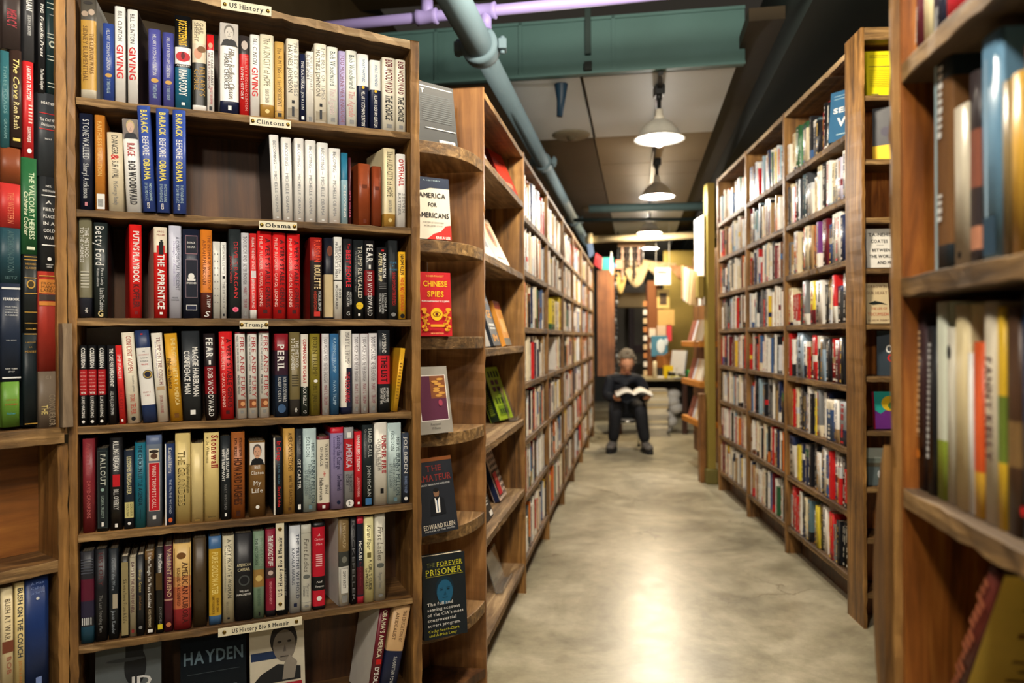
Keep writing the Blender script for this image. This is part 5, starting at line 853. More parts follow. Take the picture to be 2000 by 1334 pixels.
stand(1004, 830, 3, .045, 'clear acrylic stand holding up the lime green book')
# covers on the bottom shelf of the front bookcase
def fc_cover(px0, px1, ytop, base, dec, look, lb=9, th=.03, d=.035, h=None, rough=.3):
    t0, t1 = FC.t(px0, 1290, d), FC.t(px1, 1290, d); zt = FC.z((px0 + px1) / 2, ytop, d + .03)
    h = h or (zt - FZ[6]) / math.cos(R_(lb)); o = cover_book(t1 - t0, h, th, base, dec, rough=rough)
    lean_at(o, FC.p((t0 + t1) / 2, d, FZ[6]), FC.a, R_(lb), th); tag(o, look, 'book', 'covers on the bottom shelf of the front bookcase')
fc_cover(183, 314, 1268, (86, 92, 94), [E(.1, .78, .17, .32, (22, 24, 28)), Rc(-.05, .22, .72, 1, (24, 26, 28)), E(-.05, .86, .3, .03, (60, 64, 68)), B(0, .3, (70, 40, 48)), Hx('ID', .2, .62, .3, .18, (206, 206, 204), 'b')], 'grey cover with a dark figure, bottom shelf of the front bookcase')
fc_cover(352, 482, 1246, (18, 24, 30), [Hh('HAYDEN', .78, .9, .2, (84, 104, 116), 'b'), Rc(-.4, .4, .6, .605, (60, 70, 76)), Hh('AMERICAN INTELLIGENCE', .42, .7, .06, (96, 106, 112)), Hh('IN THE AGE OF TERROR', .34, .7, .06, (96, 106, 112))], 'glossy black cover with grey lettering, bottom shelf of the front bookcase', rough=.1)
fc_cover(489, 597, 1207, (200, 192, 172), [Rc(-.48, .2, .56, .64, (26, 44, 78)), Rc(-.48, .44, .2, .3, (160, 28, 44)), ('G', [(-.48, .32), (-.3, .42), (0, .5), (.42, .45), (.42, .32)], (30, 30, 32)), E(.12, .74, .25, .32, (36, 32, 30)), E(.13, .68, .21, .29, (120, 112, 102)), *[E(.13 + s * .09, .72, .04, .022, (40, 36, 34)) for s in (-1, 1)], ('G', [(.1, .62), (.16, .62), (.14, .7)], (84, 78, 72)), Rc(.05, .2, .565, .575, (60, 54, 50)), ('G', [(.08, .34), (.3, .34), (.36, .5), (.22, .58), (.12, .5)], (136, 128, 116)), Hx('SON', .18, .09, .62, .2, (150, 30, 44), 's'), Rc(-.45, -.1, .12, .13, GY), Rc(-.45, -.15, .09, .10, GY)], 'cream cover with a pensive man in black and white, bottom shelf of the front bookcase', rough=.16)
# loose papers lying on top of the fourth row
mb = MB(); mb.prism([(-.115, -.002), (.115, -.002), (.115, .002), (-.115, .002)], 0, .262, solid((222, 220, 214), .6)); o = mb.build('white_folder')
for v in o.data.vertices:
    if v.co.z > .1: v.co.z -= .018 * (.115 - v.co.x) / .23
o.location = FC.p(FC.t(248, 650, .185), .172, FZ[3] + .0006); o.rotation_euler = (R_(-3), 0, FC.a); tag(o, 'white folder standing behind the shorter books, fourth shelf of the front bookcase', 'folder')
# ------------------------------------------------------------------ shelf labels
TACK = solid((120, 96, 40), .3, .9)
def sign(face, px0, px1, py, txt, look, hgt=.02, vertical=False, d=-.006, z=None, flip=False, w=None):
    t0, t1 = face.t(px0, py, d), face.t(px1, py, d); zc = z if z is not None else face.z((px0 + px1) / 2, py, d); L = w or (t1 - t0)
    mb = MB(); hw = L / 2
    mb.box(-hw, hw, 0, .0015, -hgt / 2, hgt / 2, solid((226, 218, 190), .5))
    Canvas(mb, (0, 0, 0), (1, 0, 0), (0, 0, 1), (0, -1, 0)).text(txt, 0, -hgt * .24, L * .68, hgt * .5, BK, 'bs', vert=False)
    o = mb.build('shelf_label'); o.location = face.p((t0 + t1) / 2, d, zc); o.rotation_euler = (0, R_(-90) if vertical else 0, face.a)
    for s in (-1, 1):
        m2 = MB(); m2.ball((s * hw * .86, -.001, 0), (.0052, .003, .0052), TACK, 10, 6); m2.build('thumbtack', o)
    tag(o, look, 'label', 'printed shelf labels'); return o
sign(FC, 432, 530, 15, 'US History', 'printed label tacked to the top edge of the front bookcase', .026, z=2.169)
sign(FC, 488, 568, 238, 'Clintons', 'printed label tacked under the first row of books, front bookcase', .022, z=FZ[0] - .017)
sign(FC, 506, 580, 438, 'Obama', 'printed label tacked under the second row of books, front bookcase', .022, z=FZ[1] - .017)
sign(FC, 468, 524, 628, 'Trump', 'printed label tacked under the third row of books, front bookcase', .022, z=FZ[2] - .017)
sign(FC, 426, 590, 1218, 'US History Bio & Memoir', 'printed label tacked under the sixth row of books, front bookcase', .022, z=FZ[5] - .017)
_o = sign(FC, 540, 556, 1092, 'U.S. History Bio & Memoir', 'upright printed label in front of the sixth row of books', .022, True, d=.004, w=.238, z=FZ[5] + .135)
_o.location = FC.p(FC.t(547, 1090, .004), .004, FZ[5] + .136)
o = sign(FC, 300, 400, 300, 'Presidential', 'printed label tacked to the top level of the curved corner shelf', .02, z=1.917, w=.085)
o.location = wall_p(886, 2.575, 1.917); o.rotation_euler = (0, 0, R_(52))
# ------------------------------------------------------------------ end of the tall bookcase: a few covers
GE = 'books on the end shelf of the tall bookcase'
def end_cover(px, py, lvl, w, h, base, dec, look, th=.025, lb=7, d=.05, yaw=0, **k):
    o = cover_book(w, h, th, base, dec, **k); p = on(EC, px, py, EZ[lvl], d); lean_at(o, p, EC.a + R_(yaw), R_(lb), th); tag(o, look, 'book', GE)
end_cover(1721, 192, 0, .118, .215, (232, 216, 30), [Rc(-.34, .34, .9, .91, BK), Rc(-.34, .34, .86, .87, OL), Rc(-.4, .4, .66, .675, OL), *[Rc(-.4, .4, .58 - .04 * i, .588 - .04 * i, (170, 156, 40)) for i in range(10)], Rc(-.36, -.1, .05, .07, OL)], 'bright yellow back cover on the top level of the end shelf')
end_cover(1731, 316, 1, .11, .24, (26, 26, 32), [B(0, .3, YL), E(.0, .55, .2, .2, (60, 56, 70)), E(.2, .4, .15, .15, (70, 50, 60))], 'black and yellow boxed book with white spine, second level of the end shelf', th=.06, lb=0, yaw=-32, spine=W, sdecor=[B(0, .3, YL), T('Lolly', .6, .4, GY, .3)])
end_cover(1723, 527, 3, .125, .175, (226, 222, 212), [Hx('TA-NEHISI', .0, .85, .82, .12, BK, 'b'), Hx('COATES', -.05, .68, .58, .12, BK, 'b'), Rc(-.15, .1, .57, .58, GY), Hx('BETWEEN', 0, .45, .62, .11, BK, 'b'), Hx('THE WORLD', 0, .29, .82, .11, BK, 'b'), Hx('AND ME', .1, .13, .52, .11, BK, 'b')], 'white cover with black capitals, fourth level of the end shelf', d=.03)
end_cover(1716, 635, 4, .1, .18, (206, 186, 146), [Hx('SORROW IN', 0, .92, .9, .12, (96, 44, 30), 's'), Hx('OUR HEART', 0, .76, .9, .13, (96, 44, 30), 's'), ('G', [(-.4, .5), (-.1, .56), (.2, .52), (.44, .46), (.1, .48), (-.2, .46)], (30, 34, 30)), Hx('THE LIFE OF', .05, .37, .7, .1, (180, 80, 50), 's'), Hx('TECUMSEH', 0, .23, .9, .14, (180, 60, 40), 's'), Hx('ALLAN W. ECKERT', 0, .08, .9, .08, (96, 44, 30), 's')], 'cream cover with a feather and red-brown title, fifth level of the end shelf', d=.03)
end_cover(1742, 735, 5, .12, .2, (44, 56, 66), [Hh('OF', .6, .4, .3, W, 'b'), Hh('G', .4, .3, .3, RD, 'b')], 'dark slate book half hidden at the end shelf, below the feather cover', th=.03, lb=0, yaw=-30, spine=(24, 26, 30), sdecor=[*strokes(.9, .2, LG, .5, 0)])
end_cover(1738, 840, 6, .12, .165, (104, 44, 128), [('G', [(-.5, 1), (.2, 1), (.1, .6), (-.3, .4), (-.5, .5)], (40, 160, 150)), E(.05, .68, .3, .28, (226, 190, 40)), E(.1, .62, .12, .12, (40, 120, 60))], 'purple, turquoise and yellow cover on the end shelf', spine=(190, 40, 60))
end_cover(1725, 948, 7, .135, .165, (96, 108, 110), [B(.72, 1, (170, 178, 170)), B(.6, .72, (110, 118, 110)), B(.5, .6, (90, 84, 70)), E(-.1, .3, .06, .12, (206, 212, 216))], 'square landscape photo cover on the end shelf', th=.012, rough=.12, d=.04)  # the pale ellipse is a glint painted onto the glossy cover
# ------------------------------------------------------------------ bookcase close by: its blurred books
def near_row(items, z, nm):
    row(NR, items, z, nm + ' of blurred close bookcase', 'books on the bookcase close by', d0=.02, depth=.17, yb=660)
near_row([K(1748, 1758, -60, (176, 160, 206), B(0, .35, W)), K(1759, 1777, -60, (222, 214, 150), B(.45, .55, NV)), K(1778, 1784, -40, (34, 34, 40)), K(1785, 1803, -60, (92, 34, 44), *strokes(.6, .2, LG, .3, 0)), K(1804, 1821, -60, (220, 206, 160)), K(1822, 1845, -60, (38, 40, 56), *strokes(.5, .15, LG, .3, 0)), K(1846, 1890, -60, (196, 30, 44)), K(1891, 1935, -60, (70, 60, 60))], NZ[0], 'top shelf')
near_row([K(1827, 1858, 96, (120, 84, 50), B(0, .12, (40, 50, 56)), B(.86, 1, (40, 50, 54)), Rc(-.5, -.3, 0, 1, LB), *strokes(.93, .6, W, .3, -.05), *strokes(.35, .22, W, .28, -.05)), K(1860, 1891, 206, (206, 196, 172), Rc(-.1, .1, .06, .1, BK)), K(1892, 1912, 140, (56, 48, 48), B(.4, .7, (140, 84, 66)), B(.08, .2, (190, 130, 100))), K(1914, 1955, 66, (110, 152, 180), Rc(-.18, -.08, .2, .9, (170, 200, 220)), Rc(-.3, .3, .03, .2, (40, 70, 90))), K(1957, 1972, 158, (130, 110, 70)), K(1973, 1998, 142, (208, 160, 60)), K(1999, 2026, 84, (104, 66, 50)), K(2027, 2060, 100, (50, 60, 70))], NZ[1], 'middle shelf')
near_row([K(1763, 1785, 624, (180, 170, 206), B(.3, .56, (150, 96, 80)), B(.0, .3, (44, 40, 48))), K(1787, 1806, 612, (56, 36, 38), *strokes(.9, .3, (200, 170, 130), .3, 0), E(0, .2, .2, .2, OR)), K(1807, 1825, 638, (32, 34, 38), *strokes(.9, .2, LG, .3, 0)), K(1826, 1846, 590, (214, 218, 196), B(.0, .3, (150, 170, 60))), K(1847, 1860, 640, (206, 200, 180), E(0, .86, .3, .5, CH)), K(1861, 1888, 596, (226, 208, 160)), K(1889, 1897, 690, W), K(1898, 1916, 668, (206, 84, 36), B(0, .26, (226, 176, 60))), K(1918, 1944, 590, (216, 204, 178), T('FANNY KELLY', .75, .28, (90, 44, 50), .5, 0, 'bs')), K(1945, 1960, 600, (226, 184, 50), B(.3, .6, (110, 130, 50))), K(1962, 1988, 600, (76, 52, 34), B(.3, .5, (130, 100, 60))), K(1990, 2040, 570, (28, 56, 92), *strokes(.8, .5, (80, 110, 140), .3, 0), E(-.3, .12, .1, .12, RD)), K(2042, 2080, 600, (40, 44, 50))], NZ[2], 'lower shelf')
o, _ = spine_book(.026, .30, .19, (88, 34, 24), [*[Rc(-.4 + .1 * (k % 3), .1 + .1 * (k % 4), .04 + .05 * k, .07 + .05 * k, (176, 100, 66)) for k in range(18)]], True, .45, (226, 190, 80), [Hx('THE G', .4, .80, .5, .07, (130, 84, 36), 's'), Rc(.18, .6, .65, .68, (130, 84, 36)), *[Rc(.2 + .05 * (k % 2), .62, .5 - .06 * k, .512 - .06 * k, (140, 100, 50)) for k in range(4)]])
o.location = NR.p(.092, .018, .767 + .0075); o.rotation_euler = (0, .575, NR.a - R_(4)); tag(o, 'slanting yellow book with a ragged dark red spine in the bookcase close by', 'book')
o, _ = spine_book(.03, .2, .15, (26, 30, 34), [*strokes(.9, .2, GY, .3, 0)], True, .45); o.location = NR.p(.335, .012, .767); o.rotation_euler = (0, 0, NR.a); tag(o, 'black book in front of the yellow cover, lowest shelf of the bookcase close by', 'book')
# ------------------------------------------------------------------ the long rows of books down both sides of the aisle
PALS = [((236, 232, 222), 30), ((226, 214, 186), 18), ((206, 210, 214), 8), ((30, 30, 34), 12), ((192, 36, 36), 10), ((32, 44, 80), 7), ((206, 112, 44), 5), ((60, 96, 146), 4), ((226, 190, 60), 3), ((50, 96, 60), 3), ((104, 64, 40), 5), ((172, 140, 96), 5), ((112, 28, 40), 4), ((150, 176, 190), 4), ((100, 100, 100), 3)]
POP = [c for c, n in PALS for _ in range(n)]
INKS = [(30, 30, 34), (190, 40, 40), (232, 230, 222), (40, 60, 110), (200, 150, 60)]
CODE = {'w': (236, 232, 224), 'c': (226, 212, 176), 'r': (196, 34, 36), 'k': (28, 28, 32), 'n': (30, 42, 78), 'g': (118, 120, 122), 'd': (70, 74, 80), 'y': (228, 206, 60), 'o': (210, 104, 44), 'b': (52, 92, 150), 'l': (160, 184, 206), 'e': (48, 120, 62), 'm': (104, 28, 40), 't': (176, 144, 100), 'p': (112, 60, 130), 'u': (92, 58, 36), 'a': (190, 186, 206), 's': (84, 110, 120)}
AISLE = []
def plan(face, t0, t1, z, space, rng, cfg, codes=None, unit='', nth=0, d=.014, tight=.94):
    t = t0; i = 0
    ws = None
    if codes:
        ws = [rng.uniform(.7, 1.3) * (1.7 if ch.isupper() else 1) for ch in codes]; k = (t1 - t0) * .985 / sum(ws); ws = [w * k for w in ws]
    leanrun = 0
    while True:
        if codes:
            if i >= len(codes): break
            w = ws[i]; c = CODE[codes[i].lower()]
        else:
            w = rng.choice([.014, .018, .022, .026, .03, .034, .042]) * rng.uniform(.9, 1.15); c = rng.choice(POP)
            if t + w > t1: break
            if rng.random() < .03: t += rng.uniform(.01, .05)
            if t + w > t1: break
        h = min(space - .012, rng.choice([.178, .2, .21, .216, .228, .236, .24, .246]) * rng.uniform(.97, 1.03))
        dk = sum(c) < 330
        ik = rng.choice([(232, 228, 214), (220, 180, 80), (200, 190, 180)] if dk else INKS[:2] + INKS[3:])
        dec = []
        r = rng.random()
        if r < .22: dec.append(B(0, rng.uniform(.08, .4), rng.choice(POP)))
        elif r < .34: dec.append(B(rng.uniform(.7, .85), 1, rng.choice(POP)))
        elif r < .42: a = rng.uniform(.3, .6); dec.append(B(a, a + .15, rng.choice(POP)))
        for (za, zb_, x, hh) in (((.93, .55, 0, .34),) if rng.random() < .6 else ((.93, .5, .16, .2), (.9, .55, -.2, .16))): dec.append(('L', za, zb_, x, hh, ik))
        dec.append(('L', rng.uniform(.42, .48), rng.uniform(.14, .25), 0, .26, ik)); dec.append(Rc(-.18, .18, .04, .09, ik))
        p = face.p(t + w / 2, d, z); area = w * h / (p.y * p.y)
        AISLE.append(dict(face=face, t=t + w / 2, w=w - .0007, h=h, d=d + rng.choice([0, 0, .004, .01, .02]), z=z, c=c, dec=dec, a=area, unit=unit, nth=nth, i=i, dep=.15, hard=rng.random() < .6))
        t += w; i += 1
def marks(dec, rng):
    """turn 'L' entries (a line of lettering too small to read) into small strokes"""
    out = []
    for q in dec:
        if q[0] != 'L': out.append(q); continue
        _, za, zb, x, hh, c = q; z = za
        while z > zb:
            s = rng.uniform(.012, .03)
            if rng.random() < .85: out.append(Rc(x - hh / 2, x + hh / 2 * rng.uniform(.6, 1), max(z - s, zb), z, c))
            z -= s + .009
    return out
RR = random.Random(11)
near_codes = ['wycEeCkdskrkrk', 'dcrkdsdWccwkwCwaww', 'gtwckoctoprmbwwnw', 'crrkgkYWkucrdkk', 'rwwbLwrkrrklkRmkkw', 'wrcnkdawkrygwnBWGg', 'Wkynwnkgkwbwbrwwrkrk', 'wrrrwkcsWykwcrgkkkc']
for k, z in enumerate(RZ):
    sp = (RZ[k - 1] - .03 - z) if k else 2.57 - z
    end = RB[3] - .012 if k else RB[3] - .24
    plan(RA, RB[2] + .04, end, z, min(sp, .262), RR, None, near_codes[k], 'near bay, tall bookcase', k)
    for b in (0, 1): plan(RA, RB[b] + .04, RB[b + 1] - .004, z, min(sp, .262), RR, None, None, 'x', k)
z = RZ[0]
o = cover_book(.20, .25, .03, (50, 96, 132), [Hx('SEE', -.2, .62, .42, .13, W, 'b'), Hx('WE', .0, .38, .6, .22, W, 'b'), Rc(-.4, .3, .9, .91, LB), Rc(-.4, .2, .84, .85, LB), Rc(-.3, .2, .12, .14, LB)], spine=(40, 80, 110))
lean_at(o, RA.p(RB[3] - .13, .05, z), RA.a + R_(38), R_(6), .03); tag(o, 'blue cover with white capitals on the top shelf of the tall bookcase', 'book')
for i in range(1, 7):
    for k, z in enumerate(U2Z):
        sp = (U2Z[k - 1] - .03 - z) if k else 2.18 - z
        a, b_ = LB_[i] + .022, LB_[i + 1] - (.024 if i == 6 else .004)
        if i == 2 and k == 2: plan(LA, a + .3, b_, z, sp, RR, None, 'Ycwy', 'l', k); continue
        if i == 2 and k == 3: plan(LA, a + .62, b_, z, sp, RR, None, 'wcl', 'l', k); continue
        plan(LA, a, b_, z, min(sp, .25), RR, None, None, 'l', k)
AISLE.sort(key=lambda q: -q['a'])
quota = max(0, 306 - NBOOKS[0])
solo = [q for q in AISLE if q['unit'].startswith('near')][:quota]
ids = {id(q) for q in solo}; rest = [q for q in AISLE if id(q) not in ids]
for q in solo:
    o, tc = spine_book(q['w'], q['h'], q['dep'], q['c'], marks(q['dec'], RR), q['hard'], .4)
    o.location = q['face'].p(q['t'], q['d'], q['z'] + .0003); o.rotation_euler = (0, 0, q['face'].a)
    tag(o, cname(q['c']) + ' book, ' + ORD[q['i']] + ' along the ' + ['top', 'second', 'third', 'fourth', 'fifth', 'sixth', 'seventh', 'bottom'][q['nth']] + ' shelf of ' + q['unit'], 'book', 'books in the near bay of the tall bookcase')
mb = MB()
for q in rest:
    M = Matrix.Translation(q['face'].p(q['t'], q['d'], q['z'] + .0003)) @ Matrix.Rotation(q['face'].a, 4, 'Z'); w, h, dp = q['w'], q['h'], q['dep']
    th = min(.0022, w * .15); m = solid(q['c'], .4); lv = [(0, 1, q['c'])]
    for e in q['dec']:
        if e[0] == 'B': lv = [(0, e[1], q['c']), (e[1], e[2], e[3]), (e[2], 1, q['c'])]
    for a, b_, c in lv:
        if b_ - a < .005: continue
        n0 = len(mb.v); r = min(w * .2, .005)
        pr = [(-w / 2, dp), (-w / 2, r), (-w / 2 + r, 0), (w / 2 - r, 0), (w / 2, r), (w / 2, dp)]
        for zq in (a, b_): mb.v += [tuple(M @ Vector((x, y, zq * h))) for x, y in pr]
        for i in range(5): mb.face([n0 + i, n0 + i + 1, n0 + 7 + i, n0 + 6 + i], solid(c, .4))
    n0 = len(mb.v); mb.v += [tuple(M @ Vector(p)) for p in ((-w / 2 + th, .006, h - .003), (w / 2 - th, .006, h - .003), (w / 2 - th, dp - .004, h - .003), (-w / 2 + th, dp - .004, h - .003))]; mb.face([n0, n0 + 1, n0 + 2, n0 + 3], PAGES)
    n0 = len(mb.v); mb.v += [tuple(M @ Vector(p)) for p in ((-w / 2, .0, h), (w / 2, .0, h), (w / 2, .007, h), (-w / 2, .007, h))]; mb.face([n0, n0 + 1, n0 + 2, n0 + 3], m)
    ex, ez, nn = (M.to_3x3() @ Vector((1, 0, 0))), Vector((0, 0, 1)), (M.to_3x3() @ Vector((0, -1, 0)))
    decorate(Canvas(mb, M @ Vector((0, 0, 0)), ex, ez, nn), w, h, [e for e in marks(q['dec'], RR) if e[0] == 'R'])
SHELVED = mb
# ------------------------------------------------------------------ the far end: desk, wall, hangings
def bx(name, px0, px1, py0, py1, Y, dep, m, label=None, cat=None, parent=None, group=None, bevel=.003):
    a, b_ = AT(px0, py0, Y), AT(px1, py1, Y); mb = MB(); c = Vector(((a.x + b_.x) / 2, Y, min(a.z, b_.z)))
    w, h = abs(b_.x - a.x), abs(a.z - b_.z)
    mb.box(-w / 2, w / 2, 0, dep, 0, h, m); o = mb.build(name, parent, bevel); o.location = c
    if label: tag(o, label, cat, group)
    return o
YP = solid((152, 134, 62), .45, var=.1, scale=5); PLY = WPINE
# yellow post beside the tall bookcase, with its ledges
pz = Vector((1.782, 6.48, 0))
t = empty('yellow_post', pz); tag(t, 'mustard yellow wooden post rising at the far end of the tall bookcase', 'post')
mb = MB(); mb.box(-.078, -.012, -.02, .10, .0, 2.62, YP); mb.build('post_board', t, .004)
mb = MB(); mb.box(-.135, -.085, .03, .12, .0, .78, WPINE); mb.build('edge_board', t, .004)
mb = MB(); mb.box(-.10, .0, -.05, .18, 0, .13, plaster('ol', (112, 104, 52))); mb.build('plinth', t, .01)
mb = MB(); mb.box(-.15, -.079, .02, .12, 1.62, 1.82, YP); mb.build('bracket', t, .01)
t = empty('ledge_rack', (1.88, 7.2, 0)); tag(t, 'pine board with small ledges holding leaning books, past the yellow post', 'rack')
mb = MB(); mb.box(.0, .02, -.55, .5, .12, 2.1, WPINE); mb.build('back_board', t)
for z in (1.24, .87, .50):
    mb = MB(); mb.box(-.17, 0, -.42, .3, z - .055, z, solid((196, 128, 48), .45)); mb.build('ledge', t, .004)
for z in (1.24, .87, .50):
    for j, (y, c) in enumerate(((-.3, (236, 228, 206)), (-.2, (220, 196, 156)), (-.1, (206, 206, 210)), (.1, (150, 90, 70)))):
        M = Matrix.Translation((1.88 - .155 + .005 * j, 7.2 + y, z)) @ Matrix.Rotation(R_(-90), 4, 'Z') @ Matrix.Rotation(R_(-16), 4, 'X')
        SHELVED.box(-.075, .075, 0, .022, .007, .21, solid(c, .4), M)
for (x, y, z, c) in ((-.09, -.3, 1.95, W), (-.07, -.2, 1.75, (230, 200, 180)), (-.06, -.05, 1.5, W)):
    pass
mb = MB(); mb.box(-.01, .0, -.16, .16, 1.36, 2.15, solid((236, 226, 214), .6)); o = mb.build('paper_sheet'); o.location = (1.69, 6.66, .2); tag(o, 'tall white paper sheets hanging beside the yellow post', 'paper')
t = empty('hanging_pages', (1.70, 6.85, 0)); tag(t, 'bundle of tan open pages hanging on the yellow post bracket', 'paper bundle')
for j, (y, c) in enumerate(((-.1, (206, 176, 130)), (-.03, (222, 200, 160)), (.04, (214, 204, 190)), (.1, (190, 146, 96)))):
    mb = MB(); M = Matrix.Translation((-.03 * j, y, 1.58 + .02 * j)) @ Matrix.Rotation(R_(30 + 14 * j), 4, 'Z') @ Matrix.Rotation(R_(6), 4, 'Y'); mb.box(-.11, .0, -.012, .012, -.02, .29, solid(c, .6), M); mb.build('page_bundle', t)
# back wall pieces
bx('board_panel', 1166, 1201, 528, 735, 9.75, .04, wood('brown_board', (96, 60, 34), (136, 88, 52), (160, 108, 66), 'z', fine=.4), 'plain brown upright board at the end of the row of bookcases', 'board')
o = bx('partition_wall', 1300, 1400, 490, 745, 11.6, .08, OLIVE); o.scale.x = 2.2; o.location.x += .45; o.scale.z = 1.0; structure(o, 'olive yellow partition wall behind the desk', 'wall')
o = bx('dark_opening', 1196, 1275, 585, 735, 14.3, .05, solid((74, 70, 62), .7)); structure(o, 'dim grey panels at the back of the shop', 'wall'); o.name = 'wall_far'
bx('door_post', 1228, 1240, 560, 796, 13.6, .05, solid((30, 16, 18), .6), 'dark red brown upright post in the dim doorway', 'post')
bx('door_rail', 1240, 1272, 674, 690, 13.62, .05, solid((34, 18, 20), .6), 'dark red brown rail low in the dim doorway', 'rail')
mb = MB(); mb.box(-.22, .22, -.02, .3, 0, .27, solid((112, 96, 66), .8)); mb.box(-.3, .3, -.03, .0, .22, .34, solid((40, 36, 30), .8)); mb.box(-.2, -.18, .1, .12, .27, 1.28, solid((40, 36, 30), .8)); mb.box(.18, .2, .1, .12, .27, 1.28, solid((40, 36, 30), .8)); o = mb.build('rolled_canopy'); o.location = AT(1234, 600, 11.3); tag(o, 'brown fabric canopy over the dark doorway', 'canopy')
# notice pillar
t = empty('notice_pillar', AT(1288, 740, 10.3)); tag(t, 'narrow brown notice board standing on the desk', 'notice board')
mb = MB(); mb.box(-.16, .02, 0, .06, 0, 1.36, solid((110, 66, 30), .6)); mb.build('board', t, .004)
mb = MB(); mb.box(-.17, -.15, -.02, .08, 0, 1.3, solid((96, 52, 26), .6)); mb.build('edge_strip', t)
for nm, x0, x1, z0, z1, c in (('picture_frame', -.03, .14, .98, 1.24, (206, 178, 110)), ('note', -.02, .21, .74, .96, (196, 160, 96)), ('note', -.03, .09, .60, .74, (200, 176, 150)), ('note', .1, .17, .52, .75, (196, 60, 70)), ('note', -.04, .09, .48, .60, (150, 130, 100)), ('note', -.14, -.05, .58, .70, (214, 200, 180)), ('note', -.13, -.06, .42, .5, (220, 210, 190))):
    mb = MB(); mb.box(x0, x1, -.014, -.0005, z0, z1, solid(c, .6))
    if nm == 'picture_frame': mb.box(x0 + .035, x1 - .035, -.018, -.014, z0 + .05, z1 - .05, solid((70, 56, 40), .6))
    mb.build(nm, t)
for k in range(9):
    mb = MB(); mb.box(-.22, -.171, -.005, .005, .05 + .12 * k, .12 + .12 * k, solid([(206, 180, 140), (226, 220, 210), (180, 120, 70)][k % 3], .6)); mb.build('note', t)
# desk
dt = AT(1290, 737, 9.9); t = empty('desk', (dt.x, 9.9, 0)); tag(t, 'dark table with a pale top behind the reading man', 'desk')
zt = dt.z
mb = MB(); mb.box(-.62, .55, -.2, .55, zt - .035, zt, solid((150, 138, 104), .5)); mb.build('desk_top', t, .005)
for x in (-.56, .3, .5):
    mb = MB(); mb.box(x - .03, x + .03, -.12, -.06, 0, zt - .035, solid((70, 44, 34), .5)); mb.build('leg', t, .004)
mb = MB(); mb.box(-.6, .53, .4, .43, .2, zt - .035, solid((24, 24, 26), .6)); mb.build('modesty_panel', t)
def dk(name, px0, px1, py0, py1, Y, dep, c, label, cat, rough=.5): return bx(name, px0, px1, py0, py1, Y, dep, solid(c, rough), label, cat)
Yd = 9.85
o = dk('picture_card', 1272, 1304, 656, 696, 10.24, .01, (70, 124, 150), 'blue and white picture propped on the notice board', 'picture'); 
mb = MB(); mb.ball((0, 0, 0), (.06, .004, .1), solid((206, 220, 226), .5)); mb.ball((.07, 0, .06), (.03, .004, .05), solid((190, 210, 220), .5)); q = mb.build('print', o); q.location = (.02, -.004, .14)
mb = MB(); mb.box(-.12, .12, -.09, .09, 0, .17, solid((150, 96, 48), .6)); mb.poly([(-.12, -.09, .17), (.12, -.09, .17), (.18, -.14, .26), (-.04, -.16, .24)], solid((176, 120, 66), .6)); o = mb.build('cardboard_box'); o.location = AT(1304, 706, 10.1); o.location.z = zt + .12; o.rotation_euler = (0, 0, R_(20)); tag(o, 'open brown cardboard box raised behind the screen on the desk', 'box')
mb = MB(); mb.box(-.14, .14, -.09, .09, 0, .119, solid((32, 30, 32), .5)); o = mb.build('black_box'); o.location = (AT(1304, 720, 10.1).x, 10.1, zt); tag(o, 'black storage box under the cardboard box on the desk', 'box')
t = empty('monitor', (AT(1321, 720, 9.75).x, 9.75, zt), (0, 0, R_(-76))); tag(t, 'thin white computer screen seen almost edge on, standing on the desk', 'monitor')
mb = MB(); mb.box(-.2, .2, -.012, .012, .06, .36, solid((206, 208, 210), .35)); q = mb.build('screen', t, .004); q.rotation_euler = (R_(-8), 0, 0)
mb = MB(); mb.box(-.02, .02, .0, .02, .0, .14, solid((190, 190, 192), .35)); mb.build('stand', t); mb = MB(); mb.box(-.09, .09, -.06, .08, 0, .01, solid((190, 190, 192), .35)); mb.build('foot', t)
mb = MB(); mb.box(-.06, .06, -.03, .03, .09, .16, solid((232, 196, 24), .4)); mb.box(-.06, -.015, -.03, .03, 0, .09, solid((232, 196, 24), .4)); o = mb.build('tape_gun'); o.location = (AT(1305, 725, 9.72).x, 9.72, zt); tag(o, 'bright yellow tape gun standing on the desk', 'tape gun')
mb = MB(); mb.lathe([(.0, 0), (.028, 0), (.028, .2), (.02, .22), (.0, .22)], solid((226, 212, 176), .4), 16); o = mb.build('candle'); o.location = (AT(1279, 725, 9.75).x, 9.75, zt); tag(o, 'cream candle standing at the near edge of the desk', 'candle')
for i, (px, w, c, y) in enumerate(((1296, .16, (230, 226, 214), 9.73), (1322, .2, (216, 206, 120), 9.74), (1338, .14, (226, 224, 220), 9.9))):
    mb = MB(); mb.box(-w / 2, w / 2, -.02 if i < 2 else -.1, .12, 0, .022 + .01 * (i == 2), solid(c, .6)); o = mb.build('paper_pile'); o.location = (AT(px, 733, y).x, y - .0, zt); tag(o, ['pile of white papers at the front of the desk', 'pile of yellowish papers at the front of the desk', 'white papers at the back corner of the desk'][i], 'papers')
mb = MB(); mb.lathe([(0, 0), (.035, 0), (.038, .1), (.034, .1), (.03, .01)], solid((60, 170, 80), .4), 14); o = mb.build('green_cup'); o.location = (AT(1344, 728, 9.8).x, 9.8, zt); tag(o, 'green cup at the end of the desk', 'cup')
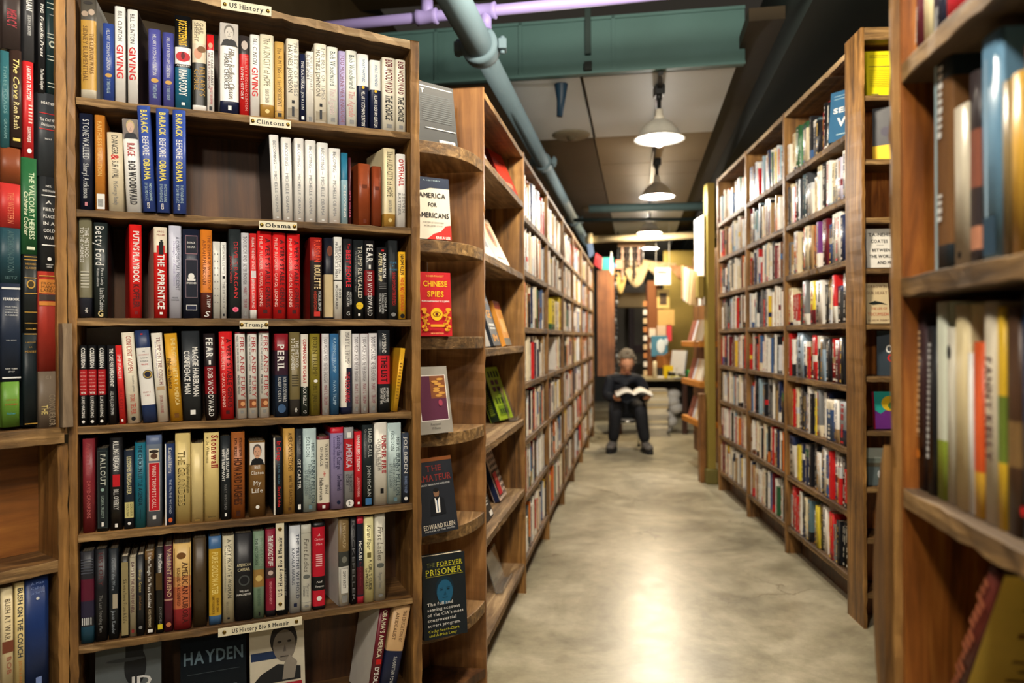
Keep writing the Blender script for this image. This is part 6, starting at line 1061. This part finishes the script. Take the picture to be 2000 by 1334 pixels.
# books stacked under the desk
zq = 0
RB2 = random.Random(3)
for sx, n in ((1284, 17),):
    p = AT(sx, 830, 9.55); zq = 0
    for k in range(n):
        hh = RB2.uniform(.03, .042); M = Matrix.Translation((p.x + RB2.uniform(-.01, .01), p.y + .1, zq)) @ Matrix.Rotation(R_(RB2.uniform(-5, 5)), 4, 'Z')
        SHELVED.box(-.135, .135, -.1, .1, 0, hh - .001, solid(RB2.choice([(214, 200, 164), (226, 216, 190), (196, 176, 132), (176, 168, 150)]), .6), M); zq += hh
o = SHELVED.build('shelved_books'); tag(o, 'distant books in long rows down both sides of the aisle and under the desk', 'books', None, 'stuff')
mb = MB(); 
for k in range(6):
    mb.ball((RB2.uniform(-.08, .08), RB2.uniform(-.05, .05), .06 + .09 * k), (.1, .09, .08), solid((206, 204, 200), .6), 10, 7)
o = mb.build('crumpled_bag'); o.location = (AT(1310, 830, 10.0).x, 10.0, .0); tag(o, 'crumpled grey plastic bag beside the stack of books under the desk', 'bag')
# hangings across the aisle
def card(px0, px1, py0, py1, Y, c, label, name='hanging_card', yaw=0, group='coloured cards hanging across the aisle', cat='card', shape=None, dep=.012):
    a, b_ = AT(px0, py0, Y), AT(px1, py1, Y); w, h = abs(b_.x - a.x), abs(a.z - b_.z); mb = MB(); m = solid(c, .6)
    pts = shape or [(-.5, 0), (.5, 0), (.5, 1), (-.5, 1)]
    n0 = len(mb.v); n = len(pts); mb.v += [(x * w, 0, z * h) for x, z in pts] + [(x * w, dep, z * h) for x, z in pts]
    mb.face([n0 + i for i in range(n)], m); mb.face([n0 + n + i for i in reversed(range(n))], m)
    for i in range(n): mb.face([n0 + (i + 1) % n, n0 + i, n0 + n + i, n0 + n + (i + 1) % n], m)
    o = mb.build(name); o.location = ((a.x + b_.x) / 2, Y, min(a.z, b_.z)); o.rotation_euler = (0, 0, R_(yaw)); tag(o, label, cat, group); return o
card(1146, 1161, 474, 503, 9.72, (90, 112, 150), 'small slate blue book hanging at the end of the pipe', shape=[(-.2, 0), (.5, .15), (.25, 1), (-.5, .9)], dep=.05)
card(1159, 1177, 494, 527, 9.7, (206, 66, 74), 'red card hanging in the row across the aisle', shape=[(-.5, .3), (.4, 0), (.5, .7), (-.2, 1)])
card(1176, 1198, 503, 527, 9.75, (56, 166, 156), 'turquoise card hanging in the row across the aisle')
card(1198, 1206, 512, 526, 9.8, (70, 104, 150), 'small blue card hanging in the row across the aisle', shape=[(-.5, 0), (.5, .5), (-.5, 1)])
card(1203, 1214, 508, 525, 9.85, (224, 124, 96), 'coral card hanging in the row across the aisle')
card(1190, 1198, 492, 538, 9.6, (236, 238, 236), 'long white paper drop hanging in front of the turquoise card', shape=[(-.4, .2), (.3, 0), (.5, .12), (.15, 1), (-.1, 1)])
o = card(1279, 1310, 523, 556, 10.1, (226, 226, 220), 'white printed notice hanging above the notice board', 'hanging_notice', cat='sign', group=None)
mb = MB()
for k in range(3): mb.box(-.07, .07 - .02 * k, -.006, -.001, .155 + .012 * k, .161 + .012 * k, ink((60, 60, 60)))
mb.build('print', o)
mb = MB()
for x in (-.09, .09): mb.tube([(x, .006, .21), (x, .006, 2.9 - o.location.z)], .003, solid((200, 200, 196), .6), 6)
mb.build('string', o)
LINEN = solid((206, 186, 146), .8); TANC = solid((190, 144, 104), .8)
t = empty('fabric_swag', AT(1236, 560, 10.6)); tag(t, 'cream and tan fabric swags hung across the far end of the aisle', 'fabric')
def swag(px0, px1, ytop0, ytop1, drop, Y, m):
    a, b_ = AT(px0, ytop0, Y), AT(px1, ytop1, Y); mb = MB(); n = 14; n0 = len(mb.v); o_ = t.location
    for i in range(n + 1):
        s = i / n; p = a.lerp(b_, s) - o_; dz = drop * math.sin(math.pi * s) ** .8 + .02
        for j in range(5): mb.v.append((p.x, p.y - .03 * math.sin(j * 1.6 + i * .8), p.z - dz * j / 4))
    for i in range(n):
        for j in range(4): q = n0 + i * 5 + j; mb.face([q, q + 5, q + 6, q + 1], m, True)
    o = mb.build('swag', t); sd = o.modifiers.new('thick', 'SOLIDIFY'); sd.thickness = .01
swag(1214, 1268, 505, 512, .36, 10.5, LINEN); swag(1255, 1320, 508, 515, .18, 10.55, LINEN); swag(1308, 1362, 517, 522, .19, 10.5, TANC); swag(1199, 1222, 525, 540, .28, 10.45, solid((206, 176, 110), .8))
t = empty('macrame_hanging', AT(1232, 482, 10.4)); tag(t, 'knotted dark and cream macrame hanging from the ceiling', 'macrame')
for k, (dx, L, c) in enumerate(((-.12, .5, (190, 160, 140)), (-.06, .32, (60, 50, 46)), (.0, .3, (206, 196, 180)), (.05, .46, (70, 60, 56)), (.11, .3, (180, 150, 140)), (.15, .26, (60, 50, 50)))):
    mb = MB()
    for j in range(int(L / .035)): mb.ball((dx, 0, -.035 * j), (.018 + .006 * (j % 3), .018, .02), solid(c, .8), 8, 5)
    mb.build('cord', t)
mb = MB(); mb.box(-.18, .2, -.02, .02, 0, .11, solid((186, 150, 116), .8)); mb.build('top_band', t)
t = empty('hanging_chain', (AT(1203, 600, 9.9).x, 9.9, AT(1203, 520, 9.9).z)); tag(t, 'string of dark beads hanging beside the brown board', 'bead string'); mb = MB()
for k in range(26): mb.ball((.01 * math.sin(k), 0, -.06 * k), (.014 + .004 * (k % 3), .014, .03), solid([(30, 34, 40), (120, 124, 128)][k % 4 == 0], .4), 8, 6)
mb.build('beads', t)
# ------------------------------------------------------------------ the reading man
PX, PYD = AT(1221, 760, 8.6).x, 8.6
def skin_mesh(name, nodes, edges, mat, root=0, sub=2, extra=None):
    import bmesh
    me = bpy.data.meshes.new(name); bm = bmesh.new(); sl = bm.verts.layers.skin.verify(); vs = []
    for i, (p, r) in enumerate(nodes):
        v = bm.verts.new(p); v[sl].radius = (r if isinstance(r, tuple) else (r, r)); v[sl].use_root = (i == root); vs.append(v)
    for a, b_ in edges: bm.edges.new((vs[a], vs[b_]))
    bm.to_mesh(me); bm.free()
    o = bpy.data.objects.new(name, me); COL.objects.link(o)
    o.modifiers.new('skin', 'SKIN').use_smooth_shade = True
    s = o.modifiers.new('sub', 'SUBSURF'); s.levels = sub; s.render_levels = sub
    dg = bpy.context.evaluated_depsgraph_get(); e = bpy.data.meshes.new_from_object(o.evaluated_get(dg)); bpy.data.objects.remove(o)
    mb = MB(); mb.v = [tuple(v.co) for v in e.vertices]
    for p in e.polygons: mb.face(list(p.vertices), mat, True)
    bpy.data.meshes.remove(e)
    if extra: extra(mb)
    return mb
SKIN = solid((206, 150, 116), .5, var=.06, scale=12); HAIR = solid((118, 108, 92), .7, var=.3, scale=60); KNIT = solid((20, 24, 32), .8, var=.2, scale=40); TROU = solid((22, 24, 30), .75, var=.2, scale=30); SHOE = solid((96, 92, 88), .6, var=.2, scale=40); SOLE = solid((30, 30, 32), .6)
# local frame: x to the right of the picture, -y towards us, z up; origin on the floor below the stool
J = dict(pel=(0, .02, .47), bel=(-.01, .03, .60), che=(-.015, .01, .76), nek=(0, -.03, .865), hed=(.01, -.075, .95),
         shl=(-.165, .01, .81), ell=(-.222, -.07, .60), wrl=(-.09, -.285, .585), shr=(.165, .0, .81), elr=(.225, -.06, .60), wrr=(.175, -.29, .60),
         hil=(-.09, .0, .46), knl=(-.14, -.33, .50), anl=(-.165, -.26, .10), hir=(.09, .0, .46), knr=(.13, -.35, .51), anr=(.19, -.31, .10))
def body_nodes(e=0.0):
    N = [(J['pel'], (.12 + e, .098 + e)), (J['bel'], (.115 + e, .092 + e)), (J['che'], (.125 + e, .092 + e)), ((0, -.01, .825), .06 + e * .5), (J['nek'], .052), ((.005, -.05, .90), .05),
         (J['shl'], .046 + e * 1.3), (J['ell'], .040 + e * 1.1), ((-.16, -.18, .59), .042 + e), (J['wrl'], .030 + e * .3),
         (J['shr'], .046 + e * 1.3), (J['elr'], .040 + e * 1.1), ((.20, -.18, .60), .042 + e), (J['wrr'], .030 + e * .3),
         (J['hil'], .088 + e), ((-.115, -.17, .49), .075 + e), (J['knl'], .056 + e), ((-.147, -.29, .30), .05 + e), (J['anl'], .036 + e),
         (J['hir'], .088 + e), ((.11, -.18, .49), .075 + e), (J['knr'], .056 + e), ((.155, -.33, .30), .05 + e), (J['anr'], .036 + e)]
    E_ = [(0, 1), (1, 2), (2, 3), (3, 4), (4, 5), (3, 6), (6, 7), (7, 8), (8, 9), (3, 10), (10, 11), (11, 12), (12, 13), (0, 14), (14, 15), (15, 16), (16, 17), (17, 18), (0, 19), (19, 20), (20, 21), (21, 22), (22, 23)]
    return N, E_
def head(mb):
    c = Vector((.012, -.085, .985)); tilt = Matrix.Rotation(R_(24), 3, 'X')
    n, k = 22, 16; n0 = len(mb.v)
    for a in range(k + 1):
        th = math.pi * a / k
        for i in range(n):
            ph = 2 * math.pi * i / n; x = math.sin(th) * math.cos(ph); y = math.sin(th) * math.sin(ph); z = math.cos(th)
            s = 1 - .30 * max(0, -z) ** 1.3; p = Vector((x * .078 * s, y * .106 * (1 - .15 * max(0, -z)), z * .134))
            if y < 0:
                p.y -= .022 * math.exp(-((x / .17) ** 2 + ((z + .08) / .2) ** 2)) ; p.y -= .012 * math.exp(-((x / .3) ** 2 + ((z + .80) / .16) ** 2)); p.y += .010 * math.exp(-(((abs(x) - .38) / .2) ** 2 + ((z - .08) / .13) ** 2))
                p.y -= .006 * math.exp(-((x / .3) ** 2 + ((z + .48) / .07) ** 2))
            mb.v.append(tuple(c + tilt @ p))
    for a in range(k):
        for i in range(n):
            j = (i + 1) % n; mb.face([n0 + a * n + j, n0 + a * n + i, n0 + (a + 1) * n + i, n0 + (a + 1) * n + j], SKIN, True)
    for s in (-1, 1):
        mb.ball(c + tilt @ Vector((s * .079, .008, -.005)), (.012, .022, .034), SKIN, 10, 8)
        mb.ball(c + tilt @ Vector((s * .032, -.092, .012)), (.015, .009, .009), SKIN, 10, 6); mb.ball(c + tilt @ Vector((s * .032, -.0985, .006)), (.012, .0035, .0022), solid((70, 52, 44), .4), 8, 6)
    mb.ball(c + tilt @ Vector((0, -.107, -.066)), (.026, .008, .006), solid((156, 92, 80), .5), 10, 6)
    return c, tilt
NP_ = empty('person', (PX, PYD, 0), (0, 0, R_(-3))); tag(NP_, 'person with curly grey hair and glasses in dark clothes reading on a low stool', 'person')
N, E_ = body_nodes()
for k in range(len(N)):
    if k not in (4, 5, 9, 13): p_, r_ = N[k]; N[k] = (p_, tuple(q * .72 for q in r_) if isinstance(r_, tuple) else r_ * .72)
mb = skin_mesh('body', N, E_, SKIN, 0, 2, head)
for k, f in enumerate(mb.f):
    c_ = sum((Vector(mb.v[i]) for i in f), Vector()) / len(f)
    if c_.z < .85 and min((c_ - Vector(J['wrl'])).length, (c_ - Vector(J['wrr'])).length) > .05: mb.mi[k] = mb.idx(KNIT if c_.z > .52 else TROU)
# hands: palm and five separate fingers closed under the book
def hand(wr, side):
    mbh = None; wr = Vector(wr); d = Vector((side * -.25 if side < 0 else -.25, -1, .05)).normalized() if 0 else Vector((-.35 * side * -1, -.9, .0)).normalized()
    u = Vector((0, 0, 1)); q = d.cross(u).normalized() * side
    nodes = [(wr, .024), (wr + d * .035, (.034, .018)), (wr + d * .07, (.036, .016))]; ed = [(0, 1), (1, 2)]
    for f, (off, L) in enumerate(((-.028, .062), (-.010, .072), (.009, .067), (.026, .052))):
        b0 = wr + d * .072 + q * off; i = len(nodes)
        nodes += [(b0, .0095), (b0 + d * L * .45 + u * .012, .009), (b0 + d * L * .8 + u * .034, .0085), (b0 + d * L * .86 + u * .05, .007)]; ed += [(2, i), (i, i + 1), (i + 1, i + 2), (i + 2, i + 3)]
    i = len(nodes); b0 = wr + d * .03 - q * .034
    nodes += [(b0, .012), (b0 + d * .028 - q * .016 + u * .024, .0105), (b0 + d * .05 - q * .006 + u * .05, .009)]; ed += [(1, i), (i, i + 1), (i + 1, i + 2)]
    return skin_mesh('hand', nodes, ed, SKIN, 0, 1)
for wrn, s in ((J['wrl'], -1), (J['wrr'], 1)):
    hm = hand(wrn, s); n0 = len(mb.v); mb.v += hm.v
    for f in hm.f: mb.face([n0 + i for i in f], SKIN, True)
mb.build('body', NP_)
# clothing follows the body
N2, _ = body_nodes(.026)
keep = [0, 1, 2, 3, 6, 7, 8, 9, 10, 11, 12, 13]; mp_ = {k: i for i, k in enumerate(keep)}
sw = [N2[k] for k in keep]; sw[3] = ((0, -.002, .825), .098)
skin_mesh('sweater', sw, [(mp_[a], mp_[b_]) for a, b_ in E_ if a in mp_ and b_ in mp_], KNIT).build('sweater', NP_)
keep = [0] + list(range(14, 24)); mp_ = {k: i for i, k in enumerate(keep)}
skin_mesh('trousers', [N2[k] for k in keep], [(mp_[a], mp_[b_]) for a, b_ in E_ if a in mp_ and b_ in mp_], TROU).build('trousers', NP_)
c, tilt = Vector((.012, -.085, .985)), Matrix.Rotation(R_(24), 3, 'X')
mb = MB(); rh = random.Random(8)
for k in range(260):
    th = rh.uniform(0, 1.75); ph = rh.uniform(0, 2 * math.pi); v = Vector((math.sin(th) * math.cos(ph), math.sin(th) * math.sin(ph), math.cos(th)))
    if v.y < -.4 and v.z < .62: continue
    if v.z < -.1 and abs(v.x) > .8 and v.y < 0: continue
    p = c + tilt @ Vector((v.x * .096, v.y * .116 + .010, v.z * .142 + .014)); r = rh.uniform(.012, .022)
    mb.ball(p, (r, r, r * .9), HAIR, 8, 6)
mb.build('hair', NP_)
mb = MB(); gl = solid((40, 34, 32), .3)
for s in (-1, 1):
    ctr = c + tilt @ Vector((s * .034, -.108, .010)); mb.tube([ctr + tilt @ Vector((.026 * math.cos(a), 0, .020 * math.sin(a))) for a in [2 * math.pi * i / 14 for i in range(15)]], .0022, gl, 6, False)
    mb.tube([c + tilt @ Vector((s * .06, -.106, .012)), c + tilt @ Vector((s * .088, -.02, .014)), c + tilt @ Vector((s * .088, .01, .005))], .0022, gl, 6)
mb.tube([c + tilt @ Vector((-.009, -.112, .012)), c + tilt @ Vector((.009, -.112, .012))], .0022, gl, 6); mb.build('glasses', NP_)
for (a, yaw) in ((J['anl'], -14), (J['anr'], 8)):
    o = skin_mesh('shoe', [((0, .05, .055), (.042, .05)), ((0, -.02, .06), (.045, .05)), ((0, -.11, .05), (.05, .036)), ((0, -.19, .042), (.042, .024))], [(0, 1), (1, 2), (2, 3)], SHOE, 0, 2).build('shoe', NP_); o.location = (a[0], a[1] + .03, .013); o.rotation_euler = (0, 0, R_(yaw)); o.scale = (1.15, 1.1, 1.1)
    s = MB(); ol = [(.05 * math.cos(q) * (1 if abs(q) < 9 else 1), -.07 + .155 * math.sin(q)) for q in [2 * math.pi * i / 20 for i in range(20)]]; s.prism(ol, -.011, .02, SOLE); s.build('sole', o)
# stool
CHR = solid((206, 206, 204), .18, .9, var=.05)
t = empty('step_stool', (PX + .02, PYD - .03, 0)); tag(t, 'low stool with a round seat and chrome legs under the reading man', 'stool')
mb = MB(); mb.lathe([(0, .30), (.15, .30), (.165, .315), (.165, .335), (.15, .35), (0, .35)], solid((206, 204, 198), .35), 24); mb.build('seat', t)
mb = MB(); mb.lathe([(.166, .312), (.17, .316), (.17, .334), (.166, .338)], CHR, 24); mb.build('seat_rim', t)
for x, y in ((-.12, -.1), (.12, -.1), (.12, .1), (-.12, .1)):
    mb = MB(); mb.tube([(x, y, .31), (x * 1.25, y * 1.25, .01)], .012, CHR, 10); q = mb.build('leg', t); mb = MB(); mb.lathe([(.0, 0), (.017, 0), (.017, .02), (0, .02)], SOLE, 10, (x * 1.26, y * 1.26, 0)); mb.build('rubber_foot', q)
# open book in his hands
t = empty('open_book', (PX + .035, PYD - .385, .665), (R_(9), 0, R_(-4))); tag(t, 'open book with white pages and a dark cover held by the reading man', 'book')
PG = solid((232, 228, 216), .7)
def leaf(mb, s, lift, th, W_, D_, m):
    n = 9; n0 = len(mb.v)
    for i in range(n + 1):
        q = i / n; x = s * W_ * q; z = lift * math.sin(math.pi * min(1, q * 1.15)) * (1 - .35 * q) + .012 * (1 - q) * 0
        for y in (-D_, D_): mb.v += [(x, y, z), (x, y, z - th * (.25 + .75 * min(1, q * 4)))]
    for i in range(n):
        b0, b1 = n0 + 4 * i, n0 + 4 * i + 4
        for qd in ((b0, b1, b1 + 2, b0 + 2), (b0 + 1, b0 + 3, b1 + 3, b1 + 1), (b0, b0 + 1, b1 + 1, b1), (b0 + 2, b1 + 2, b1 + 3, b0 + 3)): mb.face(qd, m, True)
    e = n0 + 4 * n; mb.face((e, e + 1, e + 3, e + 2), m)
for s, th in ((-1, .016), (1, .012)):
    mb = MB(); leaf(mb, s, .05, th, .2, .11, PG); mb.build('pages', t)
    mb = MB(); leaf(mb, s, .049, .003, .206, .115, solid((70, 60, 44), .5)); o = mb.build('cover', t); o.location = (0, 0, -th - .001)
